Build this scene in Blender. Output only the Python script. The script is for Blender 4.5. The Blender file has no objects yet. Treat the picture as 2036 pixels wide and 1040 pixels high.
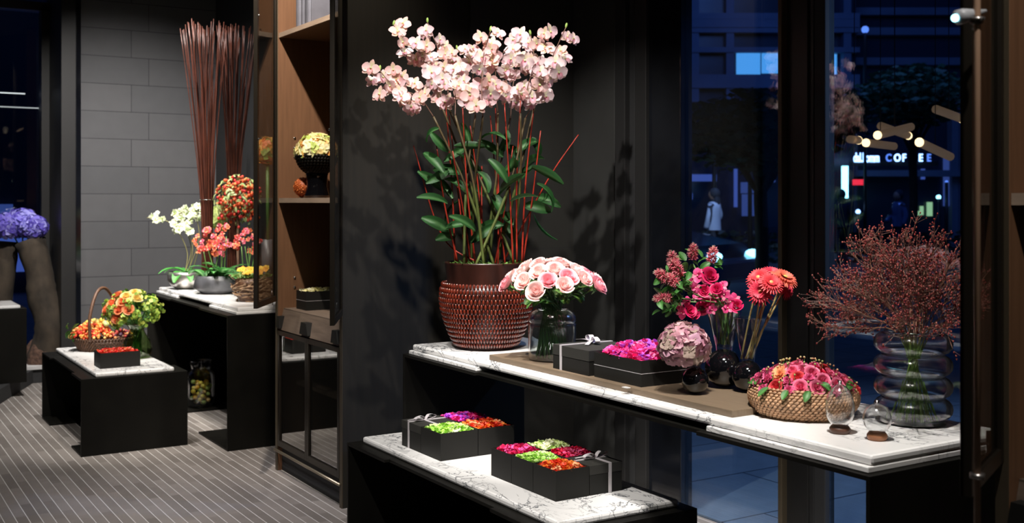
import bpy, math, random
from mathutils import Vector, Matrix, Euler, Quaternion
random.seed(11)
PI = math.pi
S = bpy.context.scene
C = S.collection
F = 2182.0; CX = 1018.0; HY = 400.0; EYE = 1.4
sa, ca = 0.531, 0.847
def world(X, Z, h=0.0):
    return Vector((ca*X + sa*Z, -sa*X + ca*Z, h))
def at(px, py, Z):
    return world((px-CX)/F*Z, Z, EYE-(py-HY)/F*Z)
def onh(px, py, h):
    Z = (EYE-h)*F/(py-HY)
    return world((px-CX)/F*Z, Z, h)
def ath(px, Z, h):
    return world((px-CX)/F*Z, Z, h)

# ---------------------------------------------------------------- camera, sky, lights, exposure
cam = bpy.data.objects.new('camera', bpy.data.cameras.new('camera')); C.objects.link(cam)
cam.location = (0, 0, EYE)
cam.rotation_euler = (PI/2, 0, -math.atan2(sa, ca))
cam.data.lens = F/2036*36; cam.data.sensor_width = 36
cam.data.shift_y = -(520-HY)/2036
cam.data.clip_end = 300; cam.data.clip_start = 0.05
cam.data.dof.use_dof = True; cam.data.dof.focus_distance = 3.7; cam.data.dof.aperture_fstop = 5.0
S.camera = cam
S.view_settings.view_transform = 'Standard'; S.view_settings.look = 'None'
S.view_settings.gamma = 1.0; S.view_settings.exposure = 0.0
S.view_settings.use_curve_mapping = False
w = bpy.data.worlds.new('night_sky'); S.world = w; w.use_nodes = True
bg = w.node_tree.nodes['Background']
bg.inputs[0].default_value = (0.020, 0.055, 0.20, 1); bg.inputs[1].default_value = 0.40

SPOTS = []
def spot(p, target, energy, ang=40, blend=0.6, color=(1, .955, .90), size=0.03):
    l = bpy.data.lights.new('ceiling_spot_light', 'SPOT'); l.energy = energy; l.color = color
    l.spot_size = math.radians(ang); l.spot_blend = blend; l.shadow_soft_size = size
    o = bpy.data.objects.new('ceiling_spot_light', l); C.objects.link(o)
    o.location = p
    d = Vector(target)-Vector(p)
    o.rotation_euler = d.to_track_quat('-Z', 'Y').to_euler()
    SPOTS.append((Vector(p), d.normalized()))
    return o
spot((1.10, 2.90, 3.45), (2.32, 3.85, 1.75), 285, 44)
spot((1.95, 2.20, 3.45), (2.28, 3.75, 1.50), 150, 46)
spot((1.35, 2.60, 3.45), (2.25, 3.33, 1.05), 420, 24)
spot((1.25, 1.60, 3.45), (2.25, 2.75, 0.85), 210, 36)
spot((1.40, 1.50, 3.45), (2.38, 2.05, 0.95), 420, 34)
spot((0.32, 2.30, 3.45), (2.04, 3.35, 0.48), 420, 30)
spot((1.36, 4.25, 3.45), (2.12, 5.45, 1.90), 360, 58, color=(1, .90, .78))
spot((1.00, 4.1, 3.45), (1.55, 5.1, 0.00), 260, 34, 1.0, color=(.96, .93, 1))
spot((1.15, 0.35, 3.45), (2.00, 1.25, 1.30), 130, 50)
spot((1.30, 6.10, 3.45), (2.15, 7.05, 0.95), 330, 40)
spot((1.25, 7.20, 3.45), (2.05, 7.55, 1.60), 150, 50)
spot((0.80, 5.70, 3.45), (1.52, 6.85, 0.55), 330, 36)
spot((0.20, 4.60, 3.45), (0.70, 5.60, 0.00), 190, 70, 1.0)
spot((1.45, 6.60, 3.45), (2.15, 9.10, 0.35), 560, 78, 1.0, color=(1, .96, .92))
spot((0.90, 8.10, 3.45), (1.32, 9.25, 1.10), 130, 22)
spot((1.10, 6.6, 3.45), (1.2, 7.4, 0.0), 60, 60)

# ---------------------------------------------------------------- materials
def mk(name):
    m = bpy.data.materials.new(name); m.use_nodes = True
    return m, m.node_tree.nodes, m.node_tree.links, m.node_tree.nodes['Principled BSDF']
def mat(name, col, rough=.5, metal=0.0, var=0.0, scale=20, bump=0.0, spec=.5, emit=None, es=1.0, stretch=(1, 1, 1), sub=0, coat=0):
    m, n, l, b = mk(name)
    b.inputs['Base Color'].default_value = (*col, 1); b.inputs['Roughness'].default_value = rough
    b.inputs['Metallic'].default_value = metal; b.inputs['Specular IOR Level'].default_value = spec
    if coat: b.inputs['Coat Weight'].default_value = coat; b.inputs['Coat Roughness'].default_value = .08
    if emit:
        b.inputs['Emission Color'].default_value = (*emit, 1); b.inputs['Emission Strength'].default_value = es
    if var or bump:
        tc = n.new('ShaderNodeTexCoord'); mp = n.new('ShaderNodeMapping'); mp.inputs['Scale'].default_value = stretch
        no = n.new('ShaderNodeTexNoise'); no.inputs['Scale'].default_value = scale; no.inputs['Detail'].default_value = 4
        l.new(tc.outputs['Object'], mp.inputs[0]); l.new(mp.outputs[0], no.inputs['Vector'])
        if var:
            r = n.new('ShaderNodeValToRGB')
            r.color_ramp.elements[0].position = .3; r.color_ramp.elements[1].position = .7
            r.color_ramp.elements[0].color = (*[max(0, c*(1-var)) for c in col], 1)
            r.color_ramp.elements[1].color = (*[min(1, c*(1+var)) for c in col], 1)
            l.new(no.outputs['Fac'], r.inputs[0]); l.new(r.outputs[0], b.inputs['Base Color'])
        if bump:
            bu = n.new('ShaderNodeBump'); bu.inputs['Strength'].default_value = bump; bu.inputs['Distance'].default_value = .01
            l.new(no.outputs['Fac'], bu.inputs['Height']); l.new(bu.outputs[0], b.inputs['Normal'])
    return m
def flora(name, rough=.5, trans=.25):
    m, n, l, b = mk(name)
    a = n.new('ShaderNodeAttribute'); a.attribute_name = 'Col'
    oi = n.new('ShaderNodeObjectInfo'); hs = n.new('ShaderNodeHueSaturation')
    mr = n.new('ShaderNodeMapRange'); mr.inputs[3].default_value = .82; mr.inputs[4].default_value = 1.12
    l.new(oi.outputs['Random'], mr.inputs[0]); l.new(mr.outputs[0], hs.inputs['Value'])
    l.new(a.outputs['Color'], hs.inputs['Color'])
    l.new(hs.outputs[0], b.inputs['Base Color']); b.inputs['Roughness'].default_value = rough
    if trans:
        t = n.new('ShaderNodeBsdfTranslucent'); l.new(hs.outputs[0], t.inputs[0])
        mx = n.new('ShaderNodeMixShader'); mx.inputs[0].default_value = trans
        l.new(b.outputs[0], mx.inputs[1]); l.new(t.outputs[0], mx.inputs[2])
        l.new(mx.outputs[0], n['Material Output'].inputs[0])
    return m
def glass(name, tint=(1, 1, 1), ior=1.5, boost=1.0, rough=0.0, base=0.0, pw=5.0):
    m, n, l, b = mk(name); n.remove(b)
    tr = n.new('ShaderNodeBsdfTransparent'); tr.inputs[0].default_value = (*tint, 1)
    gl = n.new('ShaderNodeBsdfGlossy'); gl.inputs['Roughness'].default_value = rough
    lw = n.new('ShaderNodeLayerWeight'); lw.inputs[0].default_value = .5
    fr = n.new('ShaderNodeMath'); fr.operation = 'POWER'; fr.inputs[1].default_value = pw
    l.new(lw.outputs['Facing'], fr.inputs[0])
    b0 = ((ior-1)/(ior+1))**2
    ma = n.new('ShaderNodeMath'); ma.operation = 'MULTIPLY_ADD'; ma.use_clamp = True
    ma.inputs[1].default_value = boost*.85; ma.inputs[2].default_value = base+b0*boost
    mx = n.new('ShaderNodeMixShader')
    l.new(fr.outputs[0], ma.inputs[0]); l.new(ma.outputs[0], mx.inputs[0])
    l.new(tr.outputs[0], mx.inputs[1]); l.new(gl.outputs[0], mx.inputs[2])
    l.new(mx.outputs[0], n['Material Output'].inputs[0])
    return m
def marble():
    m, n, l, b = mk('white_veined_marble')
    tc = n.new('ShaderNodeTexCoord')
    def vein(scale, dist, lo, seed, col):
        mp = n.new('ShaderNodeMapping'); mp.inputs['Location'].default_value = (seed, seed*.7, 0); mp.inputs['Rotation'].default_value = (0, 0, .6)
        mp.inputs['Scale'].default_value = (1, .55, 1)
        no = n.new('ShaderNodeTexNoise'); no.inputs['Scale'].default_value = scale; no.inputs['Detail'].default_value = 5
        no.inputs['Distortion'].default_value = dist; no.inputs['Roughness'].default_value = .55
        s = n.new('ShaderNodeMath'); s.operation = 'SUBTRACT'; s.inputs[1].default_value = .5
        a = n.new('ShaderNodeMath'); a.operation = 'ABSOLUTE'
        r = n.new('ShaderNodeMapRange'); r.inputs[1].default_value = 0; r.inputs[2].default_value = lo; r.inputs[3].default_value = 1; r.inputs[4].default_value = 0
        l.new(tc.outputs['Object'], mp.inputs[0]); l.new(mp.outputs[0], no.inputs['Vector']); l.new(no.outputs['Fac'], s.inputs[0])
        l.new(s.outputs[0], a.inputs[0]); l.new(a.outputs[0], r.inputs[0])
        return r.outputs[0]
    msk = n.new('ShaderNodeTexNoise'); msk.inputs['Scale'].default_value = 3.2; l.new(tc.outputs['Object'], msk.inputs['Vector'])
    mr = n.new('ShaderNodeMapRange'); mr.inputs[1].default_value = .40; mr.inputs[2].default_value = .55; l.new(msk.outputs['Fac'], mr.inputs[0])
    v1 = vein(4.2, 1.9, .013, 2.3, None); v2 = vein(9, 1.2, .016, 7.7, None)
    mul = n.new('ShaderNodeMath'); mul.operation = 'MULTIPLY'; l.new(v2, mul.inputs[0]); l.new(mr.outputs[0], mul.inputs[1])
    mul1 = n.new('ShaderNodeMath'); mul1.operation = 'MULTIPLY'; l.new(v1, mul1.inputs[0]); l.new(mr.outputs[0], mul1.inputs[1])
    mx = n.new('ShaderNodeMath'); mx.operation = 'MAXIMUM'; l.new(mul.outputs[0], mx.inputs[0]); l.new(mul1.outputs[0], mx.inputs[1])
    rp = n.new('ShaderNodeValToRGB'); rp.color_ramp.elements[0].color = (.78, .77, .76, 1); rp.color_ramp.elements[1].color = (.07, .08, .09, 1)
    l.new(mx.outputs[0], rp.inputs[0]); l.new(rp.outputs[0], b.inputs['Base Color']); b.inputs['Roughness'].default_value = .22
    return m
def bricks(name, swap, bw, rh, off, mortar, c1, c2, cm, rough, loc=(0, 0, 0), bias=0.0, bump=.2, freq=2, noise=.2):
    m, n, l, b = mk(name)
    tc = n.new('ShaderNodeTexCoord'); sp = n.new('ShaderNodeSeparateXYZ'); cb = n.new('ShaderNodeCombineXYZ')
    l.new(tc.outputs['Object'], sp.inputs[0])
    l.new(sp.outputs[swap[0]], cb.inputs[0]); l.new(sp.outputs[swap[1]], cb.inputs[1])
    mp = n.new('ShaderNodeMapping'); mp.inputs['Location'].default_value = loc; l.new(cb.outputs[0], mp.inputs[0])
    br = n.new('ShaderNodeTexBrick'); br.offset = off; br.offset_frequency = freq; br.squash = 1
    br.inputs['Color1'].default_value = (*c1, 1); br.inputs['Color2'].default_value = (*c2, 1); br.inputs['Mortar'].default_value = (*cm, 1)
    br.inputs['Scale'].default_value = 1; br.inputs['Mortar Size'].default_value = mortar; br.inputs['Mortar Smooth'].default_value = .1
    br.inputs['Bias'].default_value = bias; br.inputs['Brick Width'].default_value = bw; br.inputs['Row Height'].default_value = rh
    l.new(mp.outputs[0], br.inputs['Vector'])
    no = n.new('ShaderNodeTexNoise'); no.inputs['Scale'].default_value = 9; no.inputs['Detail'].default_value = 6; l.new(tc.outputs['Object'], no.inputs['Vector'])
    mr = n.new('ShaderNodeMapRange'); mr.inputs[3].default_value = 1-noise; mr.inputs[4].default_value = 1+noise; l.new(no.outputs['Fac'], mr.inputs[0])
    mm = n.new('ShaderNodeVectorMath'); mm.operation = 'SCALE'; l.new(br.outputs['Color'], mm.inputs[0]); l.new(mr.outputs[0], mm.inputs['Scale'])
    l.new(mm.outputs[0], b.inputs['Base Color']); b.inputs['Roughness'].default_value = rough
    bu = n.new('ShaderNodeBump'); bu.inputs['Strength'].default_value = bump; bu.inputs['Distance'].default_value = .003; bu.invert = True
    l.new(br.outputs['Fac'], bu.inputs['Height']); l.new(bu.outputs[0], b.inputs['Normal'])
    return m
def emis(name, col, s):
    m, n, l, b = mk(name); n.remove(b)
    e = n.new('ShaderNodeEmission'); e.inputs[0].default_value = (*col, 1); e.inputs[1].default_value = s
    l.new(e.outputs[0], n['Material Output'].inputs[0]); return m
def floor_mat():
    m = bricks('strip_parquet_floor', (1, 0), .33, .0483, .37, .0, (.175, .155, .140), (.265, .238, .218), (.2, .2, .2), .42, (0, .01, 0), bump=.0, noise=.16)
    n, l = m.node_tree.nodes, m.node_tree.links; b = n['Principled BSDF']
    src = b.inputs['Base Color'].links[0].from_socket
    tc = n.new('ShaderNodeTexCoord'); sp = n.new('ShaderNodeSeparateXYZ'); l.new(tc.outputs['Object'], sp.inputs[0])
    ad = n.new('ShaderNodeMath'); ad.operation = 'ADD'; ad.inputs[1].default_value = 10.01; l.new(sp.outputs[0], ad.inputs[0])
    dv = n.new('ShaderNodeMath'); dv.operation = 'DIVIDE'; dv.inputs[1].default_value = .0483; l.new(ad.outputs[0], dv.inputs[0])
    fr = n.new('ShaderNodeMath'); fr.operation = 'FRACT'; l.new(dv.outputs[0], fr.inputs[0])
    lt = n.new('ShaderNodeMath'); lt.operation = 'LESS_THAN'; lt.inputs[1].default_value = .075; l.new(fr.outputs[0], lt.inputs[0])
    mx = n.new('ShaderNodeMixRGB'); mx.inputs[2].default_value = (.62, .60, .58, 1); l.new(lt.outputs[0], mx.inputs[0]); l.new(src, mx.inputs[1]); l.new(mx.outputs[0], b.inputs['Base Color'])
    return m
def refr(name, col, rough=0.0):
    m, n, l, b = mk(name); b.inputs['Base Color'].default_value = (*col, 1); b.inputs['Roughness'].default_value = rough
    b.inputs['Transmission Weight'].default_value = 1.0; b.inputs['IOR'].default_value = 1.45
    g = n.new('ShaderNodeBsdfGlossy'); g.inputs['Roughness'].default_value = .20
    lw = n.new('ShaderNodeLayerWeight'); lw.inputs[0].default_value = .5
    pw = n.new('ShaderNodeMath'); pw.operation = 'POWER'; pw.inputs[1].default_value = 3; l.new(lw.outputs['Facing'], pw.inputs[0])
    ml = n.new('ShaderNodeMath'); ml.operation = 'MULTIPLY_ADD'; ml.inputs[1].default_value = .6; ml.inputs[2].default_value = .05; l.new(pw.outputs[0], ml.inputs[0])
    mx = n.new('ShaderNodeMixShader'); l.new(ml.outputs[0], mx.inputs[0]); l.new(b.outputs[0], mx.inputs[1]); l.new(g.outputs[0], mx.inputs[2])
    l.new(mx.outputs[0], n['Material Output'].inputs[0]); return m
M = dict(
 crystal=refr('thick_clear_glass', (.97, .98, .98)),
 marble=marble(),
 steel=mat('blackened_steel', (.0050, .0046, .0036), .5, 0, var=.3, scale=6, spec=.16),
 bronze=mat('dark_bronze_metal', (.085, .066, .042), .5, .3, var=.12, scale=3, stretch=(8, 8, .4)),
 bronzedk=mat('dark_bronze_door_frame', (.030, .024, .018), .35, .6),
 brass=mat('pale_brass_edge', (.45, .38, .28), .35, .8),
 oakmid=mat('grey_brown_oak', (.13, .095, .070), .55, var=.2, scale=12, stretch=(6, .6, 6)),
 oak=mat('smoked_oak', (.165, .080, .040), .5, var=.12, scale=12, stretch=(6, 6, .35)),
 oakedge=mat('pale_oak_edge', (.38, .28, .21), .5, var=.12, scale=12, stretch=(6, .6, 6)),
 ebony=mat('dark_stained_oak', (.012, .0092, .0050), .8, var=.22, scale=10, stretch=(6, 6, .25)),
 tray=mat('brown_tray_wood', (.16, .115, .075), .5, var=.12, scale=14, stretch=(8, .5, 4)),
 card=mat('black_card', (.0115, .011, .0095), .6, spec=.25),
 cardin=mat('black_card_lid', (.026, .025, .022), .6, spec=.3),
 ribbon=mat('silver_satin_ribbon', (.62, .58, .60), .28, .25),
 chrome=mat('chrome', (.7, .7, .7), .15, 1.0),
 flora=flora('petals_and_leaves'),
 stem=flora('plant_stems', .5, 0),
 clear=glass('clear_glass', (.95, .96, .97), 1.45, 1.3, base=.03, pw=2.6),
 window=glass('window_glass', (.80, .88, .95), 1.5, 2.4),
 cabglass=glass('cabinet_glass', (.70, .70, .68), 1.5, .8, base=.02),
 lowglass=glass('reflective_cabinet_glass', (.70, .70, .68), 1.5, 2.6, base=.06),
 blackglass=mat('black_glass', (.003, .003, .004), .06, 0, spec=.8, coat=.6),
 pot=mat('oxblood_lacquered_wood', (.105, .014, .006), .20, 0, var=.5, scale=30, coat=.6),
 potdark=mat('dark_lacquer_collar', (.03, .009, .006), .35, 0, var=.5, scale=8, stretch=(3, 3, .3)),
 soil=mat('soil', (.03, .02, .012), .9, bump=.8, scale=60),
 seagrass=mat('twisted_seagrass', (.42, .24, .13), .6, var=.4, scale=60),
 wicker=mat('brown_wicker', (.10, .045, .022), .5, var=.4, scale=50),
 twig=mat('dry_twig', (.26, .16, .09), .65, var=.4, scale=40),
 reed=mat('red_brown_reed', (.055, .013, .006), .45, var=.45, scale=14, stretch=(3, 3, .5)),
 reddwood=mat('red_dogwood', (.42, .035, .018), .4, var=.4, scale=20),
 bark=mat('driftwood_bark', (.036, .026, .017), .9, var=.6, scale=9, bump=1.0, stretch=(1, 1, .6)),
 rootm=mat('fibrous_root', (.085, .045, .03), .9, var=.5, scale=40, bump=1.0),
 silver=mat('brushed_silver', (.50, .47, .45), .30, .9),
 slate=mat('mottled_slate_ceramic', (.07, .07, .078), .38, 0, var=.6, scale=9),
 walnut=mat('dark_walnut', (.09, .040, .025), .42, var=.3, scale=20),
 cherry=mat('cherry_wood', (.30, .12, .055), .42, var=.25, scale=20),
 stone=bricks('grey_stone_blocks', (0, 2), 1.05, .219, .13, .0030, (.130, .128, .133), (.108, .108, .114), (.045, .045, .05), .75, (-.13, .075, 0), noise=.10),
 stone2=bricks('dark_stone_blocks', (0, 2), .9, .42, .5, .0025, (.026, .025, .021), (.021, .020, .018), (.02, .02, .02), .7, (.35, .1, 0), noise=.12),
 stone3=mat('dark_stone_pier', (.040, .040, .038), .6, var=.1, scale=6),
 floor=floor_mat(),
 dark=mat('dark_plaster', (.020, .020, .021), .8),
 frame=mat('dark_window_frame', (.030, .029, .028), .4, .4),
 framelt=mat('grey_window_frame', (.045, .044, .044), .45, .5),
 gloss=mat('polished_black_granite', (.006, .007, .010), .10, 0, spec=.9, var=.5, scale=3, bump=.12),
 paving=bricks('granite_paving', (0, 1), .9, .6, .5, .006, (.20, .23, .26), (.26, .29, .32), (.05, .06, .08), .6, noise=.2),
 asphalt=mat('asphalt', (.06, .065, .075), .6, var=.2, scale=2),
 ledge=mat('pale_stone_ledge', (.55, .54, .53), .5),
)
# ---------------------------------------------------------------- mesh helpers
class MB:
    def __init__(s): s.v = []; s.f = []; s.m = []; s.c = []
    def add(s, vs, fs, m=0, col=(1, 1, 1)):
        o = len(s.v); s.v += [tuple(v) for v in vs]
        s.f += [tuple(i+o for i in f) for f in fs]; s.m += [m]*len(fs)
        if col and isinstance(col[0], (tuple, list)): s.c += list(col)
        else: s.c += [col]*len(vs)
    def merge(s, o, T=None):
        s.add([T @ Vector(v) for v in o.v] if T else o.v, o.f, 0, o.c if o.c else (1, 1, 1))
        s.m[-len(o.f):] = o.m
    def mesh(s, name, mats, smooth=True):
        me = bpy.data.meshes.new(name); me.from_pydata(s.v, [], s.f)
        if not isinstance(mats, (list, tuple)): mats = [mats]
        for mm in mats: me.materials.append(mm)
        me.polygons.foreach_set('material_index', s.m)
        me.polygons.foreach_set('use_smooth', [smooth]*len(s.f))
        a = me.color_attributes.new('Col', 'FLOAT_COLOR', 'POINT')
        fl = []
        for c in s.c: fl += [c[0], c[1], c[2], 1.0]
        a.data.foreach_set('color', fl)
        me.update(); return me
    def ob(s, name, mats, parent=None, loc=None, smooth=True, bevel=0):
        return ob(name, s.mesh(name, mats, smooth), parent, loc, bevel=bevel)
def ob(name, me, parent=None, loc=None, rot=None, scale=None, bevel=0, matrix=None):
    o = bpy.data.objects.new(name, me); C.objects.link(o)
    if parent: o.parent = parent
    if matrix is not None: o.matrix_local = matrix
    if loc is not None: o.location = loc
    if rot is not None: o.rotation_euler = rot
    if scale is not None: o.scale = (scale,)*3 if isinstance(scale, (int, float)) else scale
    if bevel:
        b = o.modifiers.new('bevel', 'BEVEL'); b.width = bevel; b.segments = 2; b.limit_method = 'ANGLE'
    return o
def tag(o, label, cat, group=None, kind=None):
    o['label'] = label; o['category'] = cat
    if group: o['group'] = group
    if kind: o['kind'] = kind
    return o
def thing(name, label, cat, loc=(0, 0, 0), rotz=0, group=None):
    o = bpy.data.objects.new(name, None); C.objects.link(o); o.location = loc; o.rotation_euler = (0, 0, rotz)
    o.empty_display_size = .05
    return tag(o, label, cat, group)
def struct(name, mb, m, smooth=False, bevel=0):
    o = mb.ob(name, m, smooth=smooth, bevel=bevel); o['kind'] = 'structure'; return o
def box(mb, x0, x1, y0, y1, z0, z1, m=0, col=(1, 1, 1)):
    vs = [(x, y, z) for x in (x0, x1) for y in (y0, y1) for z in (z0, z1)]
    mb.add(vs, [(0, 1, 3, 2), (4, 6, 7, 5), (0, 4, 5, 1), (2, 3, 7, 6), (0, 2, 6, 4), (1, 5, 7, 3)], m, col); return mb
def B(*a): return box(MB(), *a)
def prism(mb, pts, z0, z1, m=0):
    n = len(pts); vs = [(p[0], p[1], z0) for p in pts]+[(p[0], p[1], z1) for p in pts]
    fs = [(i, (i+1) % n, n+(i+1) % n, n+i) for i in range(n)]+[tuple(range(n))[::-1], tuple(range(n, 2*n))]
    mb.add(vs, fs, m); return mb
def tube(mb, pts, r, n=6, m=0, col=(1, 1, 1), cap=True):
    pts = [Vector(p) for p in pts]; k = len(pts); vs = []; cs = []
    up = Vector((0, 0, 1)); t0 = (pts[1]-pts[0]).normalized()
    if abs(t0.z) > .95: up = Vector((1, 0, 0))
    u = t0.cross(up).normalized()
    for i, p in enumerate(pts):
        t = (pts[min(k-1, i+1)]-pts[max(0, i-1)]).normalized()
        u = (u - t*u.dot(t)).normalized(); v = t.cross(u)
        rr = r[i] if isinstance(r, (list, tuple)) else r
        for j in range(n):
            a = 2*PI*j/n; vs.append(p+u*(rr*math.cos(a))+v*(rr*math.sin(a)))
        if col and isinstance(col[0], (tuple, list)): cs += [col[i]]*n
    fs = [(i*n+j, i*n+(j+1) % n, (i+1)*n+(j+1) % n, (i+1)*n+j) for i in range(k-1) for j in range(n)]
    if cap: fs += [tuple(range(n))[::-1], tuple(range((k-1)*n, k*n))]
    mb.add(vs, fs, m, cs if cs else col); return mb
def lathe(mb, prof, n=48, m=0, col=(1, 1, 1), sx=1, sy=1, cen=(0, 0, 0), capb=False, capt=False):
    vs = [(cen[0]+r*math.cos(2*PI*j/n)*sx, cen[1]+r*math.sin(2*PI*j/n)*sy, cen[2]+z) for r, z in prof for j in range(n)]
    k = len(prof)
    fs = [(i*n+j, i*n+(j+1) % n, (i+1)*n+(j+1) % n, (i+1)*n+j) for i in range(k-1) for j in range(n)]
    if capb: fs.append(tuple(range(n))[::-1])
    if capt: fs.append(tuple(range((k-1)*n, k*n)))
    mb.add(vs, fs, m, col); return mb
def ell(mb, c, rx, ry, rz, M3=None, nu=5, nv=8, m=0, col=(1, 1, 1)):
    vs = []; c = Vector(c)
    for i in range(nu+1):
        th = PI*i/nu
        for j in range(nv):
            a = 2*PI*j/nv
            p = Vector((rx*math.sin(th)*math.cos(a), ry*math.sin(th)*math.sin(a), rz*math.cos(th)))
            vs.append(c+(M3 @ p if M3 else p))
    fs = [((i+1)*nv+j, (i+1)*nv+(j+1) % nv, i*nv+(j+1) % nv, i*nv+j) for i in range(nu) for j in range(nv)]
    mb.add(vs, fs, m, col); return mb
def spline(pts, n=10):
    P = [Vector(p) for p in pts]; P = [P[0]*2-P[1]]+P+[P[-1]*2-P[-2]]; out = []
    for i in range(1, len(P)-2):
        for k in range(n):
            t = k/n; a, b, c, d = P[i-1:i+3]
            out.append(.5*((2*b)+(c-a)*t+(2*a-5*b+4*c-d)*t*t+(3*b-a-3*c+d)*t**3))
    out.append(P[-2]); return out
def lerp3(a, b, t): return tuple(a[i]+(b[i]-a[i])*t for i in range(3))
def jit(c, a=.15):
    k = 1+random.uniform(-a, a); return tuple(max(0, min(1, x*k)) for x in c)
def petal(mb, l, w, e0, e1, az, cup=0.3, r0=0, z0=0, nu=4, nv=4, c0=(1, 1, 1), c1=(1, 1, 1), m=0, ruf=0, base=.37, T=None, mid=None):
    vs = []; cs = []; x, z = r0, z0
    sn, cs_ = math.sin(az), math.cos(az); ph = random.uniform(0, 6)
    for i in range(nu+1):
        u = i/nu; e = e0+(e1-e0)*u
        if i: x += math.cos(e)*l/nu; z += math.sin(e)*l/nu
        wid = w*.5*(math.sin(PI*(base*.32+(1-base*.32-.04)*u))**.75)
        for j in range(nv+1):
            v = 2*j/nv-1
            y = v*wid; hgt = cup*wid*v*v + ruf*wid*math.sin(ph+u*5+v*6)*(u)
            px = x-math.sin(e)*hgt; pz = z+math.cos(e)*hgt
            p = Vector((px*cs_-y*sn, px*sn+y*cs_, pz))
            vs.append(T @ p if T else p)
            c = lerp3(c0, c1, u)
            if mid and abs(v) < .01: c = mid
            cs.append(c)
    fs = [(i*(nv+1)+j, i*(nv+1)+j+1, (i+1)*(nv+1)+j+1, (i+1)*(nv+1)+j) for i in range(nu) for j in range(nv)]
    mb.add(vs, fs, m, cs); return mb
def look(dirv, roll=0):
    q = Vector(dirv).to_track_quat('Z', 'Y'); return (q @ Quaternion((0, 0, 1), roll)).to_matrix().to_4x4()
def place(p, dirv, roll=0, s=1):
    return Matrix.Translation(Vector(p)) @ look(dirv, roll) @ Matrix.Diagonal((s, s, s, 1))
R = random.uniform
# ---------------------------------------------------------------- flower head meshes (+Z is the facing direction)
def rose_mb(cin, cout, n=15, nu=4, nv=5, open_=1.0):
    mb = MB()
    for k in range(n):
        t = k/(n-1); az = k*2.4+R(-.2, .2); rk = .16+.84*t**.8; H = 1.0-.22*t
        span = 1.5-.5*t; vs = []; cs = []
        for i in range(nu+1):
            u = i/nu
            for j in range(nv+1):
                v = 2*j/nv-1
                r = rk*(.28+.72*math.sin(PI/2*min(1, u*1.25))) + open_*.28*t*max(0, u-.7)/.3 + .07*v
                z = H*(u*1.05-.16*v*v*u)-.2*open_*t*max(0, u-.7)/.3
                a = az+v*span*(.45+.55*math.sin(PI*min(.6, u*.6+.1)))
                vs.append((r*math.cos(a), r*math.sin(a), z-.45)); cs.append(lerp3(cin, cout, min(1, .15+u*.55+t*.35)))
        fs = [(i*(nv+1)+j, i*(nv+1)+j+1, (i+1)*(nv+1)+j+1, (i+1)*(nv+1)+j) for i in range(nu) for j in range(nv)]
        mb.add(vs, fs, 0, cs)
    return mb
def rose_mesh(name, cin, cout, **k): return rose_mb(cin, cout, **k).mesh(name, M['flora'])
def carn_mb(cin, cout, n=26):
    mb = MB()
    for k in range(n):
        t = k/n; petal(mb, .95, .8, 1.5-1.3*t, 1.2-1.2*t, k*2.4, cup=.2, nu=3, nv=4, c0=cin, c1=jit(cout, .18), ruf=.5, z0=-.2, base=.2)
    return mb
def daisy_mb(cin, cout, ceye, n=24, rings=3, droop=.0):
    mb = MB()
    for r_ in range(rings):
        for k in range(n):
            e = .1+.35*r_-droop
            petal(mb, 1-.24*r_, .2, e, e-.35-droop, 2*PI*(k+.5*r_)/n+R(-.05, .05), cup=.3, r0=.06, nu=3, nv=2, c0=cin, c1=jit(cout, .12), z0=.02*r_)
    ell(mb, (0, 0, .06), .2, .2, .12, col=ceye); return mb
def orch_mb(c, edge, throat, lip, narrow=False):
    mb = MB()
    for a in (PI/2, PI/2+2.25, PI/2-2.25):
        petal(mb, .95, .62, .25, R(-.5, .2), a, cup=.15, ruf=.15, r0=.05, nu=4, nv=4, c0=throat, c1=edge)
    for a in (.12, PI-.12):
        petal(mb, 1.0, 1.05, .45, R(-.5, .3), a, cup=.15, ruf=.16, r0=.05, z0=.03, nu=4, nv=4, c0=c, c1=edge, base=.25)
    petal(mb, .75, .62, 1.1, -.5, -PI/2, cup=.7, r0=.02, z0=.05, nu=4, nv=4, c0=lip, c1=edge)
    ell(mb, (0, .05, .16), .12, .12, .16, col=throat); return mb
def floret_mb(c, eye, n=4, ruf=.2):
    mb = MB()
    for k in range(n): petal(mb, 1, 1.15, .3, .0, 2*PI*k/n, cup=.15, nu=3, nv=3, c0=c, c1=c, ruf=ruf, base=.2)
    ell(mb, (0, 0, .1), .12, .12, .1, nu=3, nv=5, col=eye); return mb
def ball_mb(cols, nf, fr, R3, hemi=-1.0, n=4, eye=(.5, .5, .3), ruf=.25, flat=1.0):
    mb = MB(); k = 0; pr = [floret_mb(c, eye, n, ruf) for c in cols]
    for i in range(nf):
        z = 1-2*(i+.5)/nf
        if z < hemi: continue
        r = math.sqrt(1-z*z); a = i*2.39996
        d = Vector((r*math.cos(a), r*math.sin(a), z))
        p = Vector((d.x*R3[0], d.y*R3[1], d.z*R3[2]))*R(.9, 1.06)
        dd = (d+Vector((R(-.35, .35), R(-.35, .35), R(-.35, .35)))).normalized()
        mb.merge(random.choice(pr), place(p, dd, R(0, 6), fr*R(.85, 1.15)))
    return mb
def leaf_mb(l, w, e0=.6, e1=-.4, c0=(.03, .12, .02), c1=(.06, .22, .04), mid=(.10, .28, .07), cup=.25, nu=6, nv=4):
    return petal(MB(), l, w, e0, e1, 0, cup=cup, nu=nu, nv=nv, c0=c0, c1=c1, mid=mid, base=.25)
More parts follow.
